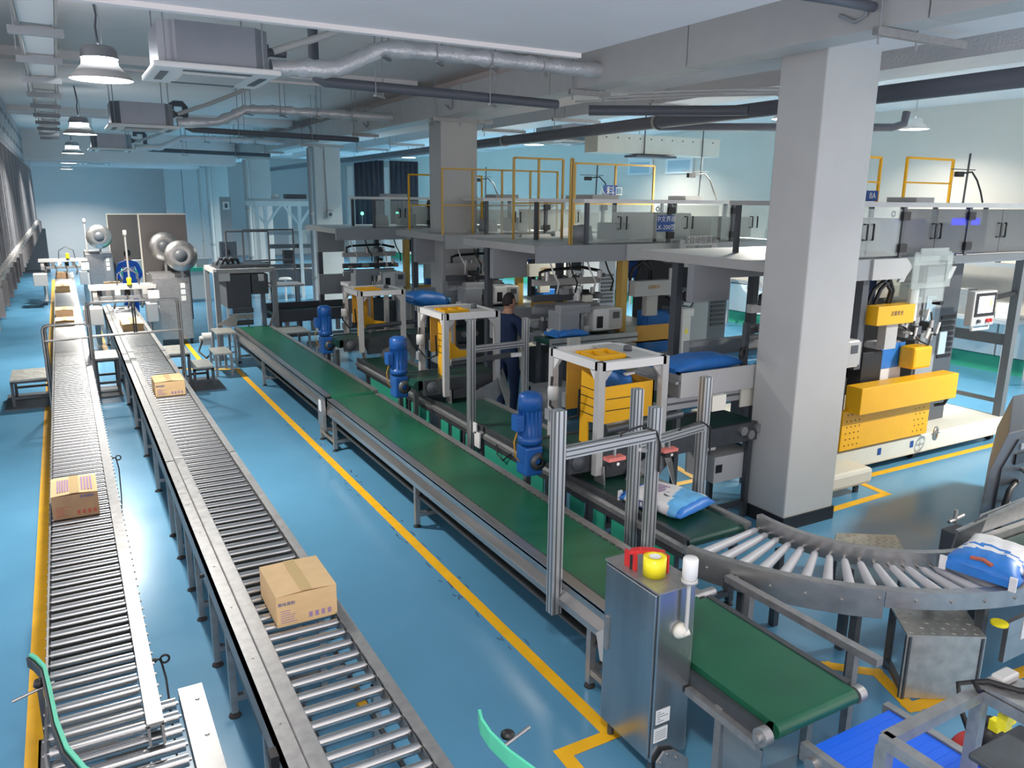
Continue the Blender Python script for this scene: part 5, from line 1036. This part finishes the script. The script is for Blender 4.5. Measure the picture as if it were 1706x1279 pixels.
# ================================================================== FAR END: CASE SEALERS, DETECTOR FRAME, STEPS, RAILINGS
def reel(t, c, r, nm='film_reel'):
    q = MB().lathe([(.05, -.03), (r * .55, -.03), (r, -.045), (r, -.035), (r * .6, -.01), (r * .6, .05), (r, .075), (r, .085), (r * .5, .07), (.05, .07)], c, axis=(0, -1, 0), n=28).build(nm, 'steel', t)
    MB().lathe([(0, .09), (r * .38, .09), (r * .40, .075), (0, .075)], c, axis=(0, -1, 0), n=20).build('reel_hub', 'dgrey', q)
    MB().lathe([(r * .62, -.01), (r * .80, -.01), (r * .80, .05), (r * .62, .05)], c, axis=(0, -1, 0), n=24).build('film_roll', 'offwhite', q); return q
def case_sealer(lab, x, y, reels, mast, panel):
    t = thing('case_sealer', lab, 'case sealer', (x, y, 0), None)
    B(x + .55, y, .12, x + 1.25, y + 1.5, 1.40).build('steel_body', 'steel', t, bevel=.01); B(x + 1.0, y - .012, .2, x + 1.22, y, 1.3).build('side_door', 'galv', t)
    for dx in (.6, 1.2):
        for dy in (.06, 1.44): MB().cyl((x + dx, y + dy, 0), (x + dx, y + dy, .12), .025, 8).build('foot', 'black', t)
    B(x + .55, y + .1, 1.40, x + .98, y + .9, 1.46).build('top_deck', 'galv', t)
    for k in range(3): B(x + 1.06, y - .016, .92 + k * .13, x + 1.15, y - .012, 1.02 + k * .13).build('notice', 'paper', t)
    # bridge over the conveyor
    for xx in (x - .55, x + .45): B(xx, y, .12, xx + .08, y + .9, 1.22).build('bridge_post', 'lgrey', t)
    B(x - .6, y - .02, 1.20, x + .6, y + .10, 1.28).build('bridge_beam', 'lgrey', t); B(x - .6, y + .7, 1.16, x + .6, y + .8, 1.24).build('bridge_beam', 'white', t); B(x - .55, y - .1, 1.02, x + .55, y - .04, 1.08).build('pressing_bar', 'galv', t)
    for k in range(6): B(x - .48 + k * .17, y + .15 + .1 * (k % 3), 1.05, x - .38 + k * .17, y + .3 + .1 * (k % 3), 1.18).build('flap_folder', ['dgrey', 'steel', 'white', 'black', 'galv', 'lgrey'][k], t)
    B(x - .75, y - .6, .60, x - .42, y - .1, .92).build('guide_box', 'lgrey', t, bevel=.01); B(x + .36, y - .55, .6, x + .55, y - .1, .95).build('guide_box', 'grey', t)
    B(x + .45, y - .35, .0, x + .60, y - .2, 1.1).build('infeed_post', 'lgrey', t); B(x + .42, y - .38, .98, x + .62, y - .18, 1.18).build('control_head', 'white', t, bevel=.01)
    for k in range(4): MB().tube([(x - .45 + .25 * k, y - .05, 1.1), (x - .42 + .25 * k, y - .2, 1.0), (x - .46 + .25 * k, y - .25, .85)], .018, 6).build('air_hose', 'black', t)
    MB().tube([(x - .1, y + .04, 1.28), (x - .08, y + .04, 1.5), (x + .1, y + .04, 1.62), (x + .28, y + .04, 1.5), (x + .3, y + .04, 1.28)], .015, 8).build('hose_loop', 'dgrey', t)
    MB().lathe([(0, .16), (.04, .15), (.05, .10), (.035, .06), (.05, .04), (.05, 0), (0, 0)], (x + .12, y, 1.28), n=12).build('yellow_bottle', 'tapeyellow', t)
    for c_, r_ in reels: reel(t, c_, r_); MB().bar((c_[0], c_[1], 1.40), (c_[0], c_[1], c_[2]), .05).build('reel_post', 'galv', t)
    MB().cyl((mast[0], mast[1], 1.3), (mast[0], mast[1], mast[2]), .022, 8).build('mast', 'lgrey', t); MB().lathe([(0, .12), (.04, .11), (.045, 0), (0, 0)], (mast[0], mast[1], mast[2]), n=10).build('mast_lamp', 'white', t)
    B(panel[0], panel[1], .3, panel[2], panel[1] + .06, panel[3]).build('tall_panel', 'panelbrown', t); MB().box(panel[0] - .03, panel[1] - .01, .3, panel[0], panel[1] + .07, panel[3] + .03).box(panel[0], panel[1] - .01, panel[3], panel[2], panel[1] + .07, panel[3] + .03).build('panel_edge', 'offwhite', t)
    return t
case_sealer('near case sealer on the wider conveyor, two big film reels on top', .95, 17.4, [((2.06, 17.35, 1.84), .31), ((1.86, 18.3, 1.98), .30)], (1.15, 18.6, 2.2), (1.48, 18.95, 2.42, 2.62))
case_sealer('far case sealer on the narrow conveyor with one film reel', -.05, 25.3, [((.90, 25.2, 1.88), .33)], (.58, 25.6, 2.25), (1.22, 26.6, 2.18, 2.45))
wt = thing('work_table', 'grey work table beside the worker in blue, holding a carton', 'table', (1.0, 20.5, 0))
B(.55, 20.2, .84, 1.9, 20.8, .90).build('table_top', 'lgrey', wt); B(.55, 20.18, .78, 1.9, 20.2, .90).build('front_edge', 'galv', wt)
for x in (.6, 1.85):
    for y in (20.25, 20.75): MB().bar((x, y, 0), (x, y, .84), .05).build('leg', 'grey', wt)
carton('open carton on the work table beside the worker in blue', .72, 20.3, .90, .34, .3, .16)
cp = thing('green_bench', 'long teal conveyor bench behind the worker in blue', 'bench', (2, 24.5, 0))
B(1.3, 24.3, .9, 3.6, 24.9, 1.0).build('bench_top', 'teal', cp); B(1.3, 24.32, .1, 3.6, 24.88, .9).build('bench_body', 'lgrey', cp)
for x in (1.6, 2.5, 3.3): B(x, 24.4, 1.0, x + .35, 24.7, 1.25).build('bench_unit', 'grey', cp)
# grey detector frame at the head of the long green belt
df = thing('detector_frame', 'dark steel detector frame at the far head of the green belt', 'frame', (2.8, 15.6, 0))
for x in (2.42, 3.48):
    for y in (15.5, 16.6): MB().bar((x, y, 0), (x, y, 1.66), .09).build('frame_post', 'grey', df)
for (a, b) in (((2.42, 15.5), (3.48, 15.5)), ((2.42, 16.6), (3.48, 16.6)), ((2.42, 15.5), (2.42, 16.6)), ((3.48, 15.5), (3.48, 16.6))): MB().bar((*a, 1.66), (*b, 1.66), .08).build('frame_beam', 'lgrey', df)
B(2.52, 15.6, 1.70, 3.44, 16.5, 1.76).build('top_tray', 'dsteel', df); B(2.60, 15.55, .95, 3.05, 16.4, 1.58).build('hood', 'dgrey', df); B(3.07, 15.55, 1.2, 3.38, 16.4, 1.58).build('hood', 'dsteel', df); B(2.46, 15.44, 1.48, 2.66, 15.455, 1.62).build('notice', 'paper', df); B(3.2, 15.53, 1.45, 3.3, 15.545, 1.58).build('notice', 'paper', df)
for k in range(3): B(2.55 + k * .06, 15.5 - k * .03, .62 + .12 * k, 3.05, 15.53 - k * .03, .72 + .12 * k).build('deflector', 'galv' if k % 2 else 'dgrey', df)
MB().prism([(2.35, .68), (2.7, .62), (2.75, .86), (2.70, .88)], 'y', 15.35, 15.36).build('chute_flap', 'galv', df); MB().prism([(3.3, .60), (3.36, .62), (3.46, .90), (3.42, .92)], 'y', 15.35, 15.36).build('chute_flap', 'galv', df)
for k in range(3): MB().tube([(2.5 + .1 * k, 15.9, 1.76), (2.55 + .1 * k, 15.8, 1.88), (2.7 + .1 * k, 15.9, 1.84), (2.75 + .1 * k, 16.1, 1.76)], .03, 6).build('hose_bundle', 'dgrey', df)
MB().cyl((2.1, 15.55, .40), (2.3, 15.55, .40), .12, 16).cyl((2.05, 15.55, .40), (2.1, 15.55, .40), .06, 12).build('drive_motor', 'lgrey', df); MB().tube([(2.1, 15.5, .4), (2.0, 15.4, .2), (2.1, 15.2, .1), (2.3, 15.1, .3)], .02, 6).build('motor_cable', 'black', df)
xc = thing('belt_conveyor', 'dark cross conveyor running right from the detector frame', 'conveyor', (4.5, 16, 0))
B(3.5, 15.75, .72, 6.8, 16.35, .78).build('belt', 'dbelt', xc); B(3.5, 15.66, .60, 6.8, 15.74, .84).build('side_rail', 'dgrey', xc); B(3.5, 16.36, .60, 6.8, 16.44, .90).build('side_rail', 'dgrey', xc); B(3.5, 15.62, .30, 6.8, 15.66, .36).build('lower_rail', 'galv', xc)
for k in range(9): B(3.7 + k * .26, 15.70, .38, 3.78 + k * .26, 15.76, .60).build('roller_bracket', 'dsteel' if k % 2 else 'grey', xc)
for x in (3.6, 5.0, 6.6): MB().bar((x, 15.7, 0), (x, 15.7, .6), .06).build('leg', 'dgrey', xc)
for x in (4.95, 5.45): B(x, 15.58, .38, x + .46, 15.62, .64).build('white_panel', 'white', xc)
def stool(lab, x0, y0, x1, y1, z):
    t = thing('step_stool', lab, 'step', ((x0 + x1) / 2, (y0 + y1) / 2, 0), 'small steel steps around the green belt')
    B(x0, y0, z - .03, x1, y1, z).build('top_plate', 'tread', t, bevel=.004)
    for x in (x0 + .025, x1 - .025):
        for y in (y0 + .025, y1 - .025): MB().bar((x, y, 0), (x, y, z - .03), .04).build('leg', 'grey', t)
    MB().bar((x0, y0 + .03, z * .4), (x1, y0 + .03, z * .4), .03).build('brace', 'grey', t)
stool('low steel step left of the green belt, nearest the yellow line', 2.06, 13.95, 2.36, 14.6, .40)
stool('taller steel step left of the green belt by the detector frame', 2.24, 14.75, 2.58, 15.4, .62)
stool('taller steel step right of the green belt', 3.42, 14.5, 3.88, 15.3, .58)
stool('lower steel step right of the green belt', 3.92, 14.3, 4.28, 15.0, .30)
sr = thing('steel_railing', 'dark pipe railing left of the third column', 'railing', (3.5, 17.2, 0))
for (a, b) in (((2.90, 17.0), (3.75, 17.0)), ((3.35, 17.6), (4.42, 17.6))):
    for x in (a[0], b[0]): MB().cyl((x, a[1], .0 if x > 3 else 1.2), (x, a[1], 2.33), .02, 8).build('post', 'dgrey', sr)
    for z in (1.25 if a[0] < 3 else 1.15, 1.68, 2.33): MB().cyl((a[0], a[1], z), (b[0], b[1], z), .018, 8).build('rail', 'dgrey', sr)
B(2.85, 16.95, 1.16, 4.45, 17.65, 1.2).build('landing', 'grey', sr); 
for x in (2.9, 4.4): MB().bar((x, 17.3, 0), (x, 17.3, 1.16), .06).build('leg', 'grey', sr)
pc = thing('control_post', 'dark control post with a small sign between the far columns', 'cabinet', (4.4, 27, 0))
B(4.35, 26.5, 0, 4.85, 26.8, 1.6).build('body', 'dgrey', pc, bevel=.02); B(4.45, 26.5, 1.6, 4.75, 26.75, 3.0).build('upper_post', 'grey', pc); B(4.5, 26.47, 2.6, 4.7, 26.5, 2.85).build('lit_sign', 'lampglow' if False else 'white', pc); B(4.56, 26.46, 2.66, 4.64, 26.47, 2.79).build('sign_mark', 'dgrey', pc); B(4.5, 26.47, 1.2, 4.62, 26.5, 1.35).build('panel_window', 'black', pc)
# ================================================================== PEOPLE
def person(name, lab, loc, rotz, H, cloth, pose, cap=None):
    t = thing(name, lab, 'person', (0, 0, 0)); s = H / 1.75
    V, E, RA = [], [], []
    def v(p, r, parent=None, ry=None):
        V.append(Vector(p)); RA.append((r, ry or r))
        if parent is not None: E.append((parent, len(V) - 1))
        return len(V) - 1
    # the figure faces +Y in its own frame
    pel = v((0, 0, .96), .155, None, .11); wst = v((0, 0.0, 1.10), .14, pel, .10); chs = v((0, .0, 1.28), .165, wst, .115); sho = v((0, -.01, 1.42), .12, chs, .085); nk = v((0, .0, 1.50), .058, sho)
    hd = v((0, .03, 1.57), .062, nk)
    for sx in (-1, 1):
        hp = v((sx * .09, 0, .90), .105, pel); kn = v((sx * .10, .03, .50), .07, hp); an = v((sx * .105, -.01, .10), .048, kn); to = v((sx * .115, .14, .045), .042, an)
        sp = v((sx * .185, -.01, 1.405), .068, sho); el = v((sx * (.185 + pose['el'][0]), pose['el'][1], 1.405 + pose['el'][2]), .05, sp)
        e_ = V[el]; wr = v(e_ + Vector((sx * pose['wr'][0], pose['wr'][1], pose['wr'][2])), .036, el)
    me = bpy.data.meshes.new('skeleton'); me.from_pydata(V, E, [])
    o = bpy.data.objects.new('body_tmp', me); COL.objects.link(o)
    sk = o.modifiers.new('skin', 'SKIN'); ss = o.modifiers.new('sub', 'SUBSURF'); ss.levels = ss.render_levels = 2
    for i, d_ in enumerate(me.skin_vertices[0].data): d_.radius = RA[i]; d_.use_root = (i == 0)
    dg = bpy.context.evaluated_depsgraph_get(); m1 = bpy.data.meshes.new_from_object(o.evaluated_get(dg)); bpy.data.objects.remove(o)
    bm = bmesh.new(); bm.from_mesh(m1)
    def blob(c, r, seg=16): 
        ret = bmesh.ops.create_uvsphere(bm, u_segments=seg, v_segments=seg * 3 // 4, radius=1.0)
        for q in ret['verts']: q.co = Vector((q.co.x * r[0], q.co.y * r[1], q.co.z * r[2])) + Vector(c)
    blob((0, .035, 1.635), (.076, .096, .115)); blob((0, .06, 1.585), (.056, .066, .07)); blob((0, .133, 1.615), (.013, .022, .024), 8); blob((0, .115, 1.575), (.026, .012, .008), 8)
    for sx in (-1, 1): blob((sx * .077, .025, 1.625), (.012, .02, .034), 8); blob((sx * .03, .122, 1.655), (.016, .008, .006), 8)
    for i, sx in enumerate((-1, 1)):                                # hands with four curled fingers and a thumb
        w_ = [q for q in range(len(V)) if abs(RA[q][0] - .036) < 1e-6][i]; e_ = V[E[[b for a, b in E].index(w_)][0]]; p = V[w_]; d_ = (p - e_).normalized(); side = Vector((1, 0, 0)) - d_ * d_.x; side.normalize(); dn = d_.cross(side); dn = dn if dn.z < 0 or (abs(d_.z) > .7 and dn.y > 0) else -dn
        def caps(a, b, r0, r1):
            n_ = 5
            for k in range(n_ + 1): 
                c_ = a.lerp(b, k / n_); r_ = r0 + (r1 - r0) * k / n_; blob(c_, (r_, r_, r_), 8)
        caps(p, p + d_ * .03, .030, .032); 
        for f in (-1, 0, 1): caps(p + d_ * .02 + side * .022 * f, p + d_ * .085 + side * .024 * f, .022, .016)
        for k, f in enumerate((-1.5, -.5, .5, 1.5)):
            L_ = (.066, .078, .074, .056)[k]; b0 = p + d_ * .085 + side * .021 * f; b1 = b0 + d_ * L_ * .5 + dn * .008; b2 = b1 + d_ * L_ * .32 + dn * .026
            caps(b0, b1, .0105, .0098); caps(b1, b2, .0098, .0085)
        tb0 = p + d_ * .03 - side * sx * .028; tb1 = tb0 + d_ * .035 - side * sx * .028 + dn * .012; caps(tb0, tb1, .014, .012); caps(tb1, tb1 + d_ * .03 + dn * .012, .012, .0095)
    bm.to_mesh(m1); bm.free()
    o = bpy.data.objects.new('body_tmp', m1); COL.objects.link(o); rm_ = o.modifiers.new('r', 'REMESH'); rm_.mode = 'VOXEL'; rm_.voxel_size = .0075; sm_ = o.modifiers.new('s', 'SMOOTH'); sm_.iterations = 3; sm_.factor = .5
    dg = bpy.context.evaluated_depsgraph_get(); m2 = bpy.data.meshes.new_from_object(o.evaluated_get(dg)); bpy.data.objects.remove(o); m2.name = 'body'
    for mm in ('skin', cloth, 'black', 'hair'): m2.materials.append(M[mm])
    wrs = [V[q] for q in range(len(V)) if abs(RA[q][0] - .036) < 1e-6]; els = [V[[a for a, b in E if b == q][0]] for q in range(len(V)) if abs(RA[q][0] - .036) < 1e-6]
    n = len(m2.polygons); mi = [0] * n
    for i, p in enumerate(m2.polygons):
        c_ = p.center; m_ = 1
        if c_.z > 1.492: m_ = 0
        for w_, e_ in zip(wrs, els):
            if (c_ - w_).dot((w_ - e_).normalized()) > -.02 and (c_ - w_).length < .24: m_ = 0
        if c_.z < .085: m_ = 2
        mi[i] = m_
    m2.polygons.foreach_set('material_index', mi); m2.polygons.foreach_set('use_smooth', [True] * n)
    bo = bpy.data.objects.new('body', m2); COL.objects.link(bo); bo.parent = t
    # hair cap, eyes, collar, jacket hem
    h = bmesh.new(); bmesh.ops.create_uvsphere(h, u_segments=24, v_segments=16, radius=1)
    for q in h.verts: q.co = Vector((q.co.x * .084, q.co.y * .103, q.co.z * .122)) + Vector((0, .026, 1.640))
    bmesh.ops.delete(h, geom=[q for q in h.verts if (q.co.z < 1.665 + max(0, q.co.y - .02) * .55) and not (q.co.y < .0 and q.co.z > 1.585 + .25 * max(0, q.co.y + .06))], context='VERTS')
    hm = bpy.data.meshes.new('hair'); h.to_mesh(hm); h.free(); hm.materials.append(M[cap or 'hair']); hm.polygons.foreach_set('use_smooth', [True] * len(hm.polygons))
    ho = bpy.data.objects.new('hair' if not cap else 'hair_net', hm); COL.objects.link(ho); ho.parent = t; so = ho.modifiers.new('solid', 'SOLIDIFY'); so.thickness = .006
    for sx in (-1, 1): MB().lathe([(0, .006), (.007, .003), (.009, 0), (0, 0)], (sx * .03, .124, 1.641), axis=(0, 1, 0), n=10).build('eye', 'black', t)
    MB().lathe([(.062, .0), (.070, .0), (.066, .035), (.060, .035), (.062, 0)], (0, .0, 1.475), n=20).build('collar', cloth, t)
    MB().lathe([(.001, .0), (.168, .0), (.170, .03), (.001, .03)], (0, 0, .93), n=24).build('jacket_hem', cloth, t).scale = (1, .74, 1)
    if pose.get('print'):
        text('\u9762\u7c89', .13, 'paper', t, (0, -.135, 1.27), (R(90), 0, 0), 'back_print', .004); B(-.02, -.14, 1.0, .02, -.125, 1.2).build('back_stripe', 'paper', t)
    t.location = loc; t.rotation_euler.z = rotz; t.scale = (s, s, s)
    return t
person('person', 'person in dark navy work clothes standing at the line, short dark hair', (5.16, 9.22, 0), R(-66), 1.80, 'navy', {'el': (.04, .08, -.27), 'wr': (-.04, .20, -.02)})
person('person', 'person in a bright blue coat seen from behind at the work table', (1.33, 21.35, 0), R(-4), 1.74, 'bluecoat', {'el': (.08, .04, -.27), 'wr': (-.05, .17, -.10), 'print': 1}, 'black')
